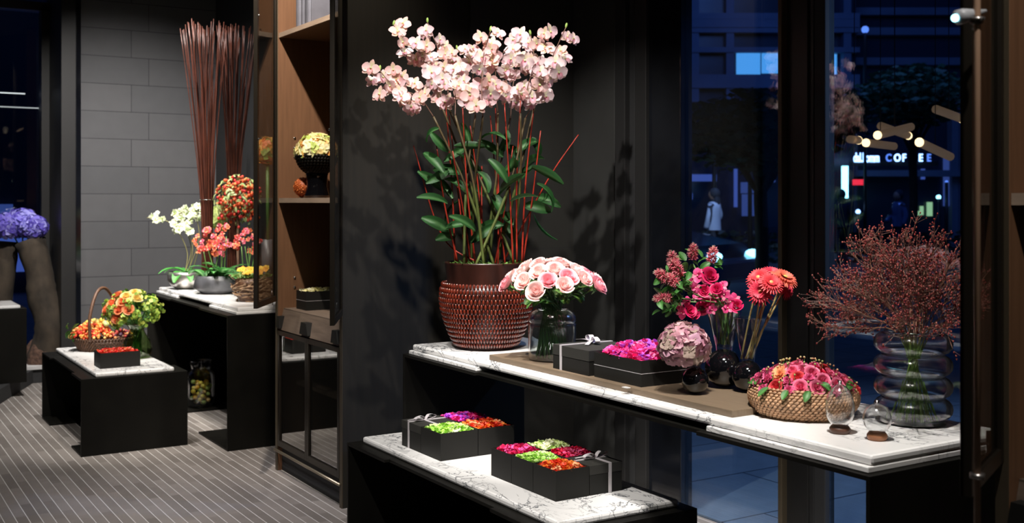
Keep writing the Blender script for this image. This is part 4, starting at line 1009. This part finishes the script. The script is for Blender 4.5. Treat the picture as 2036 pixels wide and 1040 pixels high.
for k in range(16):
    a = k*.4; r = .145; p = BK+Vector((r*math.cos(a), r*math.sin(a), .088))
    o = ob('basket_leaf', random.choice(LEAF), None, matrix=place(p, (math.cos(a)*.7, math.sin(a)*.7, .8), R(0, 6), R(.028, .04))); tag(o, 'small green leaf tucked round the rim of the seagrass basket', 'leaf', 'leaves round the seagrass basket')
mb = MB()
for k in range(60):
    a = R(0, 6.28); r = R(.02, .15); c = BK+Vector((r*math.cos(a), r*math.sin(a), .158-.06*(r/.142)**2)); ell(mb, c, .0035, .0035, .0035, nu=3, nv=5, col=random.choice(((.5, .42, .2), (.35, .4, .12), (.55, .3, .15)))); tube(mb, [c, c-Vector((0, 0, .03))], .0008, 4, col=GREEN)
o = mb.ob('bud_sprigs', M['stem']); tag(o, 'tiny berry bud sprigs scattered among the pink flowers of the seagrass basket', 'sprigs', kind='stuff')
# ================================================================ RIBBED VASE OF BERRY BRANCHES
VB = ath(1815, 2.98, .80)
prof = [(.085, .0)]
for k in range(4):
    z0 = .012+.0585*k
    for i in range(9):
        th = -PI/2+PI*i/8; prof.append((.073+.030*math.cos(th)-(.0 if k else 0), z0+.028+.028*math.sin(th)))
prof += [(.078, .248)]
t = vessel('ribbed_vase', 'large clear glass vase of four bulging rings holding berry branches', prof, VB, th=.004, m=M['crystal']); 
mb = MB(); lathe(mb, [(.001, .01), (.075, .012), (.09, .03), (.092, .045), (.066, .068), (.09, .095), (.068, .125), (.085, .14), (.001, .14)], 40); mb.ob('water', M['water'], t)
berrycols = [(.20, .022, .022), (.28, .038, .034), (.13, .018, .02), (.34, .09, .07)]
def twigc(): return random.choice(((.14, .055, .04), (.09, .04, .03), (.18, .09, .06)))
NB = 34
for b in range(NB):
    a = b*2.39996; u = math.sqrt((b+.5)/NB); tip = Vector((u*.225*math.cos(a), u*.225*math.sin(a), .52-.225*u*u+R(-.06, .02)))
    tip += world(-.03, 0, 0)
    foot = Vector((-.068*math.cos(a+.5)*u, -.068*math.sin(a+.5)*u, .012)); neck = Vector((.045*u*math.cos(a), .045*u*math.sin(a), .235))
    t = thing('berry_branch', 'thin branching twig with tiny red berries in the ribbed vase', 'branch', VB+foot, 0, 'red berry branches in the ribbed vase')
    main = [p-foot for p in spline([foot, neck, neck.lerp(tip, .5)+Vector((R(-.02, .02), R(-.02, .02), .01)), tip], 5)]
    mb = MB(); n = len(main); tube(mb, main, [.0022-.0013*i/n for i in range(n)], 5, col=[(.20, .36, .07)]*5+[(.26, .13, .08)]*(n-5), cap=False)
    be = MB()
    def berry(p): ell(be, p, .0026, .0026, .0032, nu=3, nv=5, col=jit(random.choice(berrycols), .2))
    for j in range(8, n):
        for s in range(3):
            d = ((main[j]-main[j-1]).normalized()+Vector((R(-.9, .9), R(-.9, .9), R(-.5, .7)))*.9).normalized(); L = R(.04, .085)
            e = main[j]+d*L; m2 = main[j]+d*L*.5+Vector((R(-.006, .006),)*3); tube(mb, [main[j], m2, e], .0008, 3, col=twigc(), cap=False); berry(e)
            for q in range(4):
                st = main[j].lerp(e, R(.35, .95)); dd = (d+Vector((R(-1, 1), R(-1, 1), R(-.8, 1)))).normalized(); e2 = st+dd*R(.012, .032); tube(mb, [st, e2], .0006, 3, col=twigc(), cap=False); berry(e2)
    mb.ob('twigs', M['stem'], t); be.ob('berries', M['flora'], t)['kind'] = 'stuff'
# glass terrariums on wooden discs
def terr(px, Z, r, ry, wood, label):
    p = ath(px, Z, .80); t = thing('glass_cloche', label, 'glass ornament', p)
    mb = MB(); lathe(mb, [(.001, 0), (r*.62, .0), (r*.72, .006), (r*.72, .013), (r*.60, .019), (.001, .019)], 36); mb.ob('wooden_base', wood, t)
    P = []
    for i in range(2, 21):
        th = PI*i/21; rr = r*math.sin(th)*(1+ (.12*math.cos(th) if ry > r*1.1 else 0)); P.append((rr, .015+ry-ry*math.cos(th)))
    mb = MB(); lathe(mb, P+[(.004, 2*ry+.017), (.006, 2*ry+.024)]+[(max(.001, a-.0015), z) for a, z in P[::-1]], 48); mb.ob('glass_globe', M['crystal'], t)
terr(1670, 2.84, .037, .056, M['walnut'], 'egg-shaped clear glass globe on a dark wood disc')
terr(1744, 2.76, .035, .038, M['cherry'], 'round clear glass globe on a reddish wood disc')
# ================================================================ FAR LEFT: HIGH TABLE BY THE STONE WALL
OZ = .80
def near(p): return Vector(p)
# reed bundles
def bundle(px, Z, z0, zb, zt, rb, rt, n, label, wire=True, lean=0.0, px_top=None):
    p = ath(px, Z, z0); t = thing('reed_bundle', label, 'reed bundle', p)
    sh = world((px_top-px)/F*Z, 0, 0) if px_top else Vector((0, 0, 0))
    for k in range(n):
        a = k*2.39996; u = math.sqrt((k+.5)/n)
        b = Vector((rb*u*math.cos(a+1), rb*u*math.sin(a+1), 0)); m_ = Vector((rb*u*math.cos(a), rb*u*math.sin(a), zb-z0)); tp = Vector((rt*u*math.cos(a), rt*u*math.sin(a), zt-z0+R(-.05, .03)))+sh
        P = spline([b, m_, m_.lerp(tp, .5)+Vector((R(-.012, .012), R(-.012, .012), 0))-Vector((math.cos(a), math.sin(a), 0))*rt*.07*u, tp], 4); nn = len(P)
        mb = MB(); tube(mb, P, [.0046-.0020*i/nn for i in range(nn)], 5); mb.ob('reed', M['reed'], t)
    if wire:
        mb = MB(); tube(mb, [(math.cos(i/24*2*PI)*(rb+.006), math.sin(i/24*2*PI)*(rb+.006), zb-z0) for i in range(25)], .0025, 6, cap=False); mb.ob('binding_wire', M['chrome'], t)
bundle(412, 7.35, OZ+.012, 1.41, 2.58, .044, .165, 46, 'tall flaring bundle of red-brown reeds bound with wire, the left one', px_top=407)
bundle(465, 7.62, OZ+.012, 1.60, 2.60, .050, .150, 42, 'second tall bundle of dark reeds behind the red blossom ball', wire=False, px_top=470)
# silver bowl with pale orchids
SB = ath(370, 7.52, OZ)
t = thing('potted_orchid', 'pale green white orchid with broad leaves in a silver bowl', 'potted plant', SB)
lathe(MB(), [(.001, 0), (.06, .0), (.095, .02), (.122, .06), (.125, .10), (.118, .118), (.110, .118), (.112, .09), (.001, .085)], 48).ob('bowl', M['silver'], t)
lathe(MB(), [(.001, .10), (.112, .098)], 24).ob('soil', M['soil'], t)
for k in range(10):
    a = k*.66+R(-.2, .2); me = leaf_mb(R(.16, .22), R(.06, .08), R(.6, 1.1), R(-1.1, -.5), (.05, .22, .04), (.08, .36, .06), (.2, .45, .15)).mesh('leaf', M['flora'])
    ob('leaf', me, t, (0, 0, .10), (0, 0, a))
pale = [orch_mb((.80, .86, .60), (.88, .90, .74), (.50, .68, .20), (.6, .75, .25)).mesh('bloom', M['flora']), orch_mb((.72, .82, .48), (.82, .88, .62), (.5, .65, .2), (.7, .8, .4)).mesh('bloom', M['flora'])]
cl = 0
for base, pathpx in (((385, 545), [(372, 500), (350, 455), (322, 435), (292, 433)]), ((388, 545), [(380, 500), (372, 460), (360, 425), (340, 430)]), ((396, 540), [(395, 480), (392, 440), (378, 418), (355, 425)]), ((400, 540), [(402, 470), (408, 430), (396, 415), (376, 440)]), ((392, 545), [(383, 500), (378, 470), (366, 452), (352, 452)])):
    Z = 7.52+R(-.06, .06); P = spline([Vector((R(-.03, .06), R(-.03, .03), .1))]+[at(x, y, Z)-SB for x, y in pathpx], 8)
    stem_obj(t, P, .003, (.22, .20, .08), name='flower_stem')
    for k in range(9):
        p = P[int(len(P)*(.52+.052*k))]+world(R(-.03, .03), R(-.04, .04), 0)+Vector((0, 0, R(-.03, .03)))
        sub('bloom', pale[k % 2], t, p, camv+Vector((R(-.6, .6), R(-.4, .4), R(-.4, .5))), R(0, 6), R(.024, .031))
# yellow green spray behind the reeds
YG = ath(440, 7.72, OZ); t = thing('hydrangea', 'yellow green flower head behind the left reed bundle', 'flower', YG)
hp = at(441, 433, 7.72)-YG
ob('flower_head', ball_mb([(.62, .72, .25), (.75, .80, .42), (.5, .62, .18)], 150, .022, (.085, .085, .085)).mesh('head', M['flora']), t, hp); stem_obj(t, [(0, 0, .0), hp], .005, (.2, .3, .1))
# boat planter with pink orchids
BP = ath(430, 7.12, OZ)
t = thing('potted_orchid', 'pink and orange orchids in a mottled grey boat-shaped planter', 'potted plant', BP, -math.atan2(sa, ca))
lathe(MB(), [(.001, 0), (.090, .0), (.105, .012), (.150, .040), (.138, .085), (.130, .118), (.122, .118), (.128, .08), (.001, .07)], 48, sy=.75).ob('planter', M['slate'], t)
lathe(MB(), [(.001, .10), (.125, .10)], 24, sy=.72).ob('soil', M['soil'], t)
for k in range(16):
    a = k*.41+R(-.2, .2); me = leaf_mb(R(.14, .22), R(.04, .06), R(.9, 1.4), R(-.8, .2), (.03, .13, .03), (.06, .28, .05), (.2, .4, .15)).mesh('leaf', M['flora'])
    ob('leaf', me, t, (R(-.08, .08), R(-.04, .04), .10), (0, 0, a))
po = [orch_mb((.72, .02, .08), (.80, .13, .07), (.90, .45, .15), (.95, .6, .6)).mesh('bloom', M['flora']), orch_mb((.80, .07, .05), (.88, .30, .11), (.95, .55, .2), (.8, .05, .3)).mesh('bloom', M['flora']), orch_mb((.72, .03, .16), (.85, .20, .26), (.9, .3, .2), (.95, .8, .8)).mesh('bloom', M['flora'])]
RT = Matrix.Rotation(-math.atan2(sa, ca), 4, 'Z').inverted()
for cx, cy, rx, ry, n in ((408, 480, 24, 26, 26), (445, 470, 18, 26, 20), (436, 492, 24, 16, 14)):
    for k in range(n):
        a = R(0, 6.28); q = math.sqrt(random.random()); p = RT @ (at(cx+rx*q*math.cos(a), cy+ry*q*math.sin(a), 7.12+R(-.08, .08))-BP)
        sub('bloom', po[(k+cx) % 3], t, p, RT @ (camv+Vector((R(-.8, .8), R(-.5, .5), R(-.3, .8)))), R(0, 6), R(.017, .024))
for x0, x1, y1 in ((-.05, 405, 500), (0, 412, 490), (.03, 445, 480), (-.02, 436, 500), (.05, 450, 470)):
    stem_obj(t, spline([Vector((x0, 0, .1)), RT @ (at(x1, y1, 7.12)-BP)], 4), .003, (.12, .25, .06), name='flower_stem')
# twig basket with orange flowers
TB = ath(503, 6.60, OZ)
t = thing('twig_basket', 'round basket of rough twigs with orange pansies beside the cabinet', 'basket', TB)
for k in range(96):
    a = R(0, 6.28); z0 = R(.0, .13); L = R(.3, .9); r0 = .085+.035*math.sin(z0/.16*2); dz = R(-.03, .05)
    P = [((r0+R(0, .012)+.02*(j/4)*dz*10)*math.cos(a+L*j/4), (r0+R(0, .012))*math.sin(a+L*j/4), max(.004, min(.155, z0+dz*j/4))) for j in range(5)]
    mb = MB(); tube(mb, P, R(.003, .0055), 5); mb.ob('twig', M['twig'], t)
lathe(MB(), [(.001, .004), (.08, .004), (.108, .10), (.10, .135), (.001, .14)], 32).ob('lining', M['wicker'], t)
mb = MB()
for k in range(260):
    a = R(0, 6.28); r = .105*math.sqrt(random.random()); mb.merge(leaf_mb(.035, .014, 1.2, .1, (.12, .18, .03), (.30, .36, .08), nu=2, nv=2), place((r*math.cos(a), r*math.sin(a), .145), (R(-.6, .6), R(-.6, .6), 1), R(0, 6)))
mb.ob('moss', M['flora'], t)['kind'] = 'stuff'
pan = [floret_mb((.95, .45, .03), (.2, .05, .02), 5).mesh('bloom', M['flora']), floret_mb((.95, .62, .05), (.3, .1, .02), 5).mesh('bloom', M['flora'])]
for k in range(22):
    a = k*2.4; r = .09*math.sqrt((k+.5)/22); sub('pansy_bloom', pan[k % 2], t, (r*math.cos(a), r*math.sin(a), .17+.03*R(0, 1)), camv+Vector((R(-.5, .5), R(-.5, .5), .6)), R(0, 6), .019)
# pink orchids behind the twig basket
PB = ath(492, 6.86, OZ); t = thing('potted_orchid', 'pink orchid cluster rising behind the twig basket', 'potted plant', PB)
lathe(MB(), [(.001, 0), (.05, 0), (.065, .10), (.06, .10), (.001, .09)], 32).ob('pot', M['slate'], t)
for k in range(30):
    a = R(0, 6.28); q = math.sqrt(random.random()); p = at(492+26*q*math.cos(a), 482+24*q*math.sin(a), 6.86+R(-.06, .06))-PB
    sub('bloom', po[(k+2) % 3], t, p, camv+Vector((R(-.8, .8), R(-.5, .5), R(-.3, .8))), R(0, 6), R(.017, .023))
for k in range(5): stem_obj(t, spline([Vector((R(-.02, .02), 0, .09)), at(480+k*7, 490, 6.86)-PB], 4), .003, (.12, .25, .06), name='flower_stem')
for k in range(12):
    a = k*.52; me = leaf_mb(R(.14, .2), .045, R(.9, 1.4), R(-.6, .2), (.03, .13, .03), (.06, .28, .05)).mesh('leaf', M['flora']); ob('leaf', me, t, (0, 0, .09), (0, 0, a))
# red blossom ball
RB = ath(474, 7.30, OZ); t = thing('blossom_tree', 'round tree of red orange berries and small leaves on a slim stem', 'topiary', RB)
c = at(474, 393, 7.30)-RB
stem_obj(t, spline([(0, 0, .01), (0, .01, c.z*.5), c], 5), .010, (.14, .08, .05), name='trunk')
mb = MB(); lv = MB(); pr_ = leaf_mb(1, .42, .5, -.3, (.05, .14, .03), (.22, .36, .08), (.5, .55, .25), nu=3, nv=2)
for k in range(640):
    u = Vector((R(-1, 1), R(-1, 1), R(-1, 1)))
    while u.length > 1 or u.length < .4: u = Vector((R(-1, 1), R(-1, 1), R(-1, 1)))
    p = c+u*.155; 
    if k % 6 == 0: p.z -= R(0, .13)
    if k % 5 < 3: ell(mb, p, .0105, .0105, .012, nu=3, nv=6, col=jit(random.choice(((.72, .06, .03), (.85, .14, .04), (.62, .03, .03), (.88, .28, .08))), .2))
    else: lv.merge(pr_, place(p, u+Vector((R(-.5, .5), R(-.5, .5), .3)), R(0, 6), R(.035, .05)))
mb.ob('berries', M['flora'], t)['kind'] = 'stuff'; lv.ob('foliage', M['flora'], t)['kind'] = 'stuff'
# a taller orange arrangement seen in the cabinet door gap
OA = ath(533, 7.15, OZ); t = thing('orange_bouquet', 'tall bouquet of orange flowers glimpsed between cabinet door and frame', 'bouquet', OA)
c = at(532, 300, 7.15)-OA
lathe(MB(), [(.001, 0), (.05, 0), (.04, .2), (.045, .35), (.04, .35), (.001, .33)], 28).ob('vase', M['slate'], t)
stem_obj(t, [(0, 0, .3), c], .012, (.08, .16, .04))
ob('flower_head', ball_mb([(.85, .35, .06), (.9, .5, .12), (.3, .4, .08), (.8, .2, .05)], 130, .022, (.075, .075, .085)).mesh('flower_head', M['flora']), t, c)
# big jar under the table
FJ = ath(400, 7.42, .0125)
prof = [(.06, 0), (.082, .01), (.09, .04), (.09, .20), (.084, .232), (.066, .25), (.068, .262), (.075, .30), (.072, .312)]
t = vessel('glass_jar', 'clear glass jar of yellow fruit and flowers on the floor plate', prof, FJ, cat='jar')
for k in range(44):
    a = k*2.4; r = .062*math.sqrt(((k*7) % 22+.5)/22); z = .03+.14*k/44
    col = random.choice(((.85, .50, .04), (.75, .62, .08), (.35, .45, .10), (.85, .6, .2)))
    p = FJ+Vector((r*math.cos(a), r*math.sin(a), z)); t = thing('preserved_fruit', 'yellow or green round fruit in the big jar under the table', 'fruit', p, 0, 'fruits in the big glass jar')
    ell(MB(), (0, 0, 0), .017, .017, .015, nu=6, nv=10, col=col).ob('fruit_body', M['flora'], t)
    tube(MB(), [(0, 0, .013), (0, 0, .02)], .0015, 5, col=DGREEN).ob('stalk', M['stem'], t)
for k, (dx, dz, r) in enumerate(((.06, 0, .012), (.085, .0, .008))):
    o = ell(MB(), (0, 0, r), r, r, r, nu=8, nv=12).ob('glass_ball', M['clear'], loc=FJ+world(dx*.5, -.10-dx*.3, 0)); tag(o, ('larger' if k == 0 else 'smaller')+' of two tiny glass balls before the big jar', 'glass ball')
# ================================================================ FAR LOW TABLE: BASKET AND BOUQUET
BZ = .45
BB = ath(207, 7.02, BZ)
t = thing('wicker_basket', 'brown wicker basket with tall arched handle full of berries', 'basket', BB, -math.atan2(sa, ca)+.15)
rope_rows(lambda u: .145+.045*u, 9, 60, .085, .010, .0055, .1, 1.05, .8).ob('woven_wall', M['wicker'], t)['kind'] = 'stuff'
lathe(MB(), [(.001, .002), (.145, .002), (.186, .08), (.18, .07), (.001, .06)], 40, sx=1.05, sy=.8).ob('lining', M['wicker'], t)
P = spline([(.03, -.14, .07), (.025, -.135, .22), (.03, -.06, .37), (.045, .03, .385), (.06, .12, .26), (.06, .14, .07)], 8)
P = [Vector((p[0]-.045+p[1]*.28, p[1], p[2])) for p in P]
mb = MB(); tube(mb, P, .010, 8); mb.ob('handle', M['wicker'], t)
mb = MB()
for k in range(520):
    a = R(0, 6.28); r = math.sqrt(random.random()); x = -.075+r*.135*math.cos(a); y = r*.12*math.sin(a); z = .09+.075*(1-r*r)+R(-.01, .012)
    c = random.choice(((.82, .08, .02), (.85, .20, .03), (.70, .03, .02), (.90, .40, .08), (.9, .62, .2)) if r < 9 else ())
    ell(mb, (x, y, z), .0095, .0095, .0095, nu=4, nv=7, col=jit(c, .15))
for k in range(80):
    a = R(0, 6.28); r = math.sqrt(random.random()); ell(mb, (.10+r*.075*math.cos(a), r*.1*math.sin(a), .085+.04*(1-r*r)), .011, .011, .011, nu=4, nv=7, col=random.choice(((.05, .01, .03), (.4, .04, .03), (.75, .3, .1))))
o = mb.ob('loose_berries', M['flora'], None, loc=BB); o.rotation_euler = t.rotation_euler; tag(o, 'heap of red and orange berries filling the wicker basket', 'berries', kind='stuff')
for k in range(18):
    a = R(0, 6.28); r = math.sqrt(random.random()); p = BB+world(-.03+r*.12*math.cos(a), .03+r*.08*math.sin(a), .155+.03*(1-r*r))
    o = ell(MB(), (0, 0, 0), .018, .018, .017, nu=6, nv=9, col=random.choice(((.85, .62, .10), (.75, .72, .25), (.9, .5, .12), (.6, .7, .3)))).ob('small_apple', M['flora'], loc=p); tag(o, 'small yellow apple on the berry heap in the wicker basket', 'apple', 'yellow apples in the wicker basket')
for k in range(11):
    p = at(138+k*1.0+R(-4, 4), 660+R(-12, 14), 6.9); o = ob('loose_leaf', LEAF[k % 3], None, matrix=place(p, world(-.8, R(-.3, .3), R(.1, .6)), R(0, 6), .05)); tag(o, 'green leaf spilling over the left rim of the wicker basket', 'leaf', 'leaves at the left rim of the wicker basket')
# vase with the mixed green bouquet
VV = ath(272, 6.66, BZ)
prof = [(.055, 0), (.085, .02), (.092, .05), (.080, .10), (.050, .15), (.042, .17), (.055, .195), (.075, .215)]
t = vessel('glass_vase', 'twisted pear-shaped glass vase holding the green and orange bouquet', prof, VV, n=8, m=None); 
M['greenglass'] = glass('green_tinted_glass', (.72, .80, .60), 1.5, 1.5, base=.01)
for ch in t.children: ch.data.materials[0] = M['greenglass']
c = at(264, 618, 6.66)
grn = [floret_mb((.42, .60, .08), (.6, .65, .2), 5).mesh('bloom', M['flora']), floret_mb((.62, .70, .14), (.5, .6, .1), 5).mesh('bloom', M['flora']), floret_mb((.20, .38, .06), (.4, .5, .1), 5).mesh('bloom', M['flora'])]
def ballpos(k, n, R3, c, lo=-.7):
    z = 1-(1-lo)*(k+.5)/n; r = math.sqrt(max(0, 1-z*z)); a = k*2.39996; d = Vector((r*math.cos(a), r*math.sin(a), z)); return c+Vector((d.x*R3[0], d.y*R3[1], d.z*R3[2])), d
for k in range(10):
    px_, py_ = ((234, 600), (258, 596), (272, 611), (252, 611), (240, 585), (262, 586), (284, 590), (222, 612), (276, 580), (248, 628))[k]
    dx, dz = (px_-264)/F*6.66, -(py_-618)/F*6.66; dep = math.sqrt(max(.0, 1-(dx/.17)**2-(dz/.13)**2))*.150
    p = c+world(dx, -dep, 0)+Vector((0, 0, dz)); d = (p-c).normalized()+Vector((0, 0, .3)); orange = k not in (5, 6, 8)
    t = thing('rose', 'orange rose among the greenery of the far bouquet' if orange else 'yellow rose among the greenery of the far bouquet', 'rose', p, 0, 'orange roses in the far bouquet' if orange else 'yellow roses in the far bouquet')
    sub('bloom', rose_mesh('bloom', (.85, .12, .06), (.92, .34, .14)) if orange else rose_mesh('bloom', (.85, .6, .1), (.95, .75, .3)), t, (0, 0, 0), d, R(0, 6), .030)
    stem_obj(t, [q-p for q in spline([VV+Vector((R(-.03, .03), R(-.03, .03), .02)), VV+Vector((R(-.02, .02), R(-.02, .02), .17)), p-d*.02], 5)], .003)
for k in range(26):
    p, d = ballpos(k, 26, (.138, .138, .092), c, -.75)
    t = thing('green_blossom_stem', 'stem of lime green hydrangea florets in the far bouquet', 'flower', p, 0, 'lime green florets in the far bouquet')
    mb = MB(); 
    for q in range(34):
        dd = (d+Vector((R(-1.2, 1.2), R(-1.2, 1.2), R(-1.2, 1.2)))).normalized(); mb.merge(floret_mb(random.choice(((.30, .48, .06), (.62, .68, .14), (.18, .36, .06), (.45, .60, .10))), (.6, .65, .2), 4), place(dd*R(.012, .046), dd+Vector((R(-.6, .6), R(-.6, .6), R(-.6, .6))), R(0, 6), R(.009, .015)))
    mb.ob('floret_cluster', M['flora'], t)
    stem_obj(t, [q-p for q in spline([VV+Vector((R(-.03, .03), R(-.03, .03), .02)), VV+Vector((R(-.02, .02), R(-.02, .02), .17)), p], 5)], .003)
    for q in range(2): sub('leaf', random.choice(LEAF), t, -d*.01, d+Vector((R(-.8, .8), R(-.8, .8), 0)), R(0, 6), R(.04, .06))
# ================================================================ DRIFTWOOD TRUNKS WITH BLUE HYDRANGEAS
def trunk(label, pts, rad, root=None):
    b = pts[0]; t = thing('driftwood_trunk', label, 'trunk', b)
    P = [Vector(p)-b for p in pts]; P = spline(P, 5); n = len(P); rr = []
    for i in range(n):
        f = i/(n-1)*(len(rad)-1); j = min(len(rad)-2, int(f)); rr.append((rad[j]+(rad[j+1]-rad[j])*(f-j))*R(.95, 1.05))
    mb = MB(); tube(mb, P, rr, 18); mb.ob('stem', M['bark'], t)
    if root:
        mb = MB(); nu, nv = 10, 28; vs = []
        for i in range(nu+1):
            for j in range(nv):
                th = PI/2*i/nu; a = 2*PI*j/nv; q = 1+.10*math.sin(3*a+1)+.06*math.sin(7*a); vs.append((root[0]*math.sin(th)*math.cos(a)*q, root[1]*math.sin(th)*math.sin(a)*q, root[2]*math.cos(th)*(1+.08*math.sin(5*a))))
        mb.add(vs, [((i+1)*nv+j, (i+1)*nv+(j+1) % nv, i*nv+(j+1) % nv, i*nv+j) for i in range(nu) for j in range(nv)]); mb.ob('root_mound', M['rootm'], t)
    return t
LZ = .135
trunk('thick leaning driftwood trunk with root mound under the blue hydrangeas', [ath(86, 8.62, LZ), at(100, 650, 8.62), at(84, 590, 8.64), at(78, 540, 8.66), at(60, 480, 8.68)], [.13, .115, .110, .105, .115], root=(.15, .14, .20))
trunk('second driftwood trunk cut by the left edge of the picture', [ath(-20, 8.72, LZ), at(-8, 650, 8.72), at(5, 560, 8.72), at(14, 480, 8.74)], [.13, .10, .085, .09])
for k, (x, y, r, lb) in enumerate(((16, 450, .12, 'left blue violet hydrangea head on the driftwood'), (45, 442, .12, 'middle blue violet hydrangea head on the driftwood'), (66, 452, .105, 'right blue violet hydrangea head on the driftwood'))):
    p = at(x, y, 8.66+.05*(k % 2)); t = thing('hydrangea', lb, 'flower', p)
    ob('flower_head', ball_mb([(.16, .12, .62), (.26, .22, .82), (.42, .40, .92), (.10, .07, .45)], 230, .026, (r, r, r*.85), hemi=-.8, eye=(.4, .4, .8)).mesh('flower_head', M['flora']), t)
    stem_obj(t, [(0, 0, 0), Vector(at(45, 500, 8.7))-p], .006)
# ================================================================ INSIDE THE CABINET
CZ = 1.4165
CB = Vector((2.135, 5.285, CZ))
t = thing('dark_pedestal_vase', 'black flared vase carrying the flower ball inside the cabinet', 'vase', CB)
lathe(MB(), [(.001, 0), (.068, 0), (.062, .02), (.052, .06), (.055, .11), (.062, .14), (.055, .14), (.001, .13)], 36).ob('vase_body', M['blackglass'], t)
bc = CB+Vector((0, 0, .222))
mb = MB()
for i in range(9):
    th = PI/2+.1+i*.13; z = .105*math.cos(th)
    n = int(34*math.sin(th))+6
    for k in range(n):
        a = 2*PI*(k+.5*(i % 2))/n; r = .105*math.sin(th); M3 = Matrix.Rotation(a, 3, 'Z') @ Matrix.Rotation(.5, 3, 'X'); ell(mb, (r*math.cos(a), r*math.sin(a), z), .007, .013, .008, M3, 4, 5)
t = thing('flower_ball', 'ball arrangement of cream and orange flowers in a dark wicker bowl in the cabinet', 'flower arrangement', bc)
mb.ob('wicker_bowl', M['steel'], t)['kind'] = 'stuff'
ob('flowers', ball_mb([(.85, .82, .45), (.92, .88, .60), (.55, .68, .18), (.85, .40, .10), (.9, .75, .35)], 430, .019, (.105, .105, .105), hemi=-.08, eye=(.8, .6, .2)).mesh('flowers', M['flora']), t)
p = Vector((2.09, 5.355, CZ+.055)); 
mb = MB(); ell(mb, (0, 0, 0), .050, .050, .050, nu=12, nv=18, col=(.5, .1, .02))
for k in range(260):
    z = 1-2*(k+.5)/260; r = math.sqrt(1-z*z); a = k*2.4; d = Vector((r*math.cos(a), r*math.sin(a), z)); T = place(d*.047, d, R(0, 6), .010); petal(mb, 1, .7, 1.2, .3, 0, nu=2, nv=2, c0=(.75, .12, .02), c1=(.92, .35, .10), T=T)
o = mb.ob('orange_flower_globe', M['flora'], loc=p); tag(o, 'small orange ball of petals beside the black vase in the cabinet', 'ornament')
# glass pieces in the lower cabinet
for k, (x, y, z, r, lb) in enumerate(((2.20, 4.95, .141, .055, 'larger clear glass globe low inside the cabinet'), (2.17, 4.86, .141, .035, 'smaller clear glass globe low inside the cabinet'), (2.25, 5.0, .459, .05, 'left clear glass globe on the inner cabinet shelf'), (2.25, 4.87, .459, .045, 'right clear glass globe on the inner cabinet shelf'))):
    t = thing('glass_globe', lb, 'glass ornament', (x, y, z)); P = [(r*math.sin(PI*i/16), r-r*math.cos(PI*i/16)) for i in range(1, 15)]
    lathe(MB(), [(.001, 0)]+P+[(a-.002, b) for a, b in P[::-1]]+[(.001, .002)], 32).ob('glass_body', M['clear'], t)
t = thing('candle', 'red and cream candle glimpsed through the right cabinet door', 'candle', (2.10, 4.72, .843))
lathe(MB(), [(.001, 0), (.022, 0), (.022, .05), (.001, .05)], 24).ob('red_band', mat('red_wax', (.5, .02, .02), .4), t); lathe(MB(), [(.0221, .05), (.022, .10), (.001, .10)], 24).ob('wax', mat('cream_wax', (.85, .72, .5), .4), t)
# ================================================================ CEILING SPOT FIXTURES
for p, d in SPOTS:
    t = thing('ceiling_spotlight', 'black cylindrical spotlight on the ceiling', 'spotlight', (p.x, p.y, 3.6), 0, 'ceiling spotlights')
    mb = MB(); tube(mb, [(0, 0, 0), (0, 0, -.03)], .04, 16); mb.ob('mount', M['steel'], t)
    q = p-Vector((p.x, p.y, 3.6)); mb = MB(); tube(mb, [q-d*.03, q-d*.13], .035, 16); mb.ob('lamp_head', M['steel'], t)

# ================================================================ PENDANT GLOBES added unseen for glints on the glass (behind and left of the camera)
M['globe'] = emis('glint_globe_glow', (1, .86, .68), 9)
for x, y, z in ((-1.6, .8, 2.5), (-.7, -1.3, 2.6), (.6, -1.6, 2.45), (-2.2, 2.4, 2.55), (1.6, -1.2, 2.6)):
    t = thing('glint_pendant', 'small unseen globe pendant added for glints on the glass', 'reflection', (x, y, 3.6), 0, 'added glint globes')
    ell(MB(), (0, 0, z-3.6), .05, .05, .05, nu=8, nv=12).ob('globe', M['globe'], t)
    tube(MB(), [(0, 0, 0), (0, 0, z-3.55)], .004, 6).ob('cord', M['steel'], t)
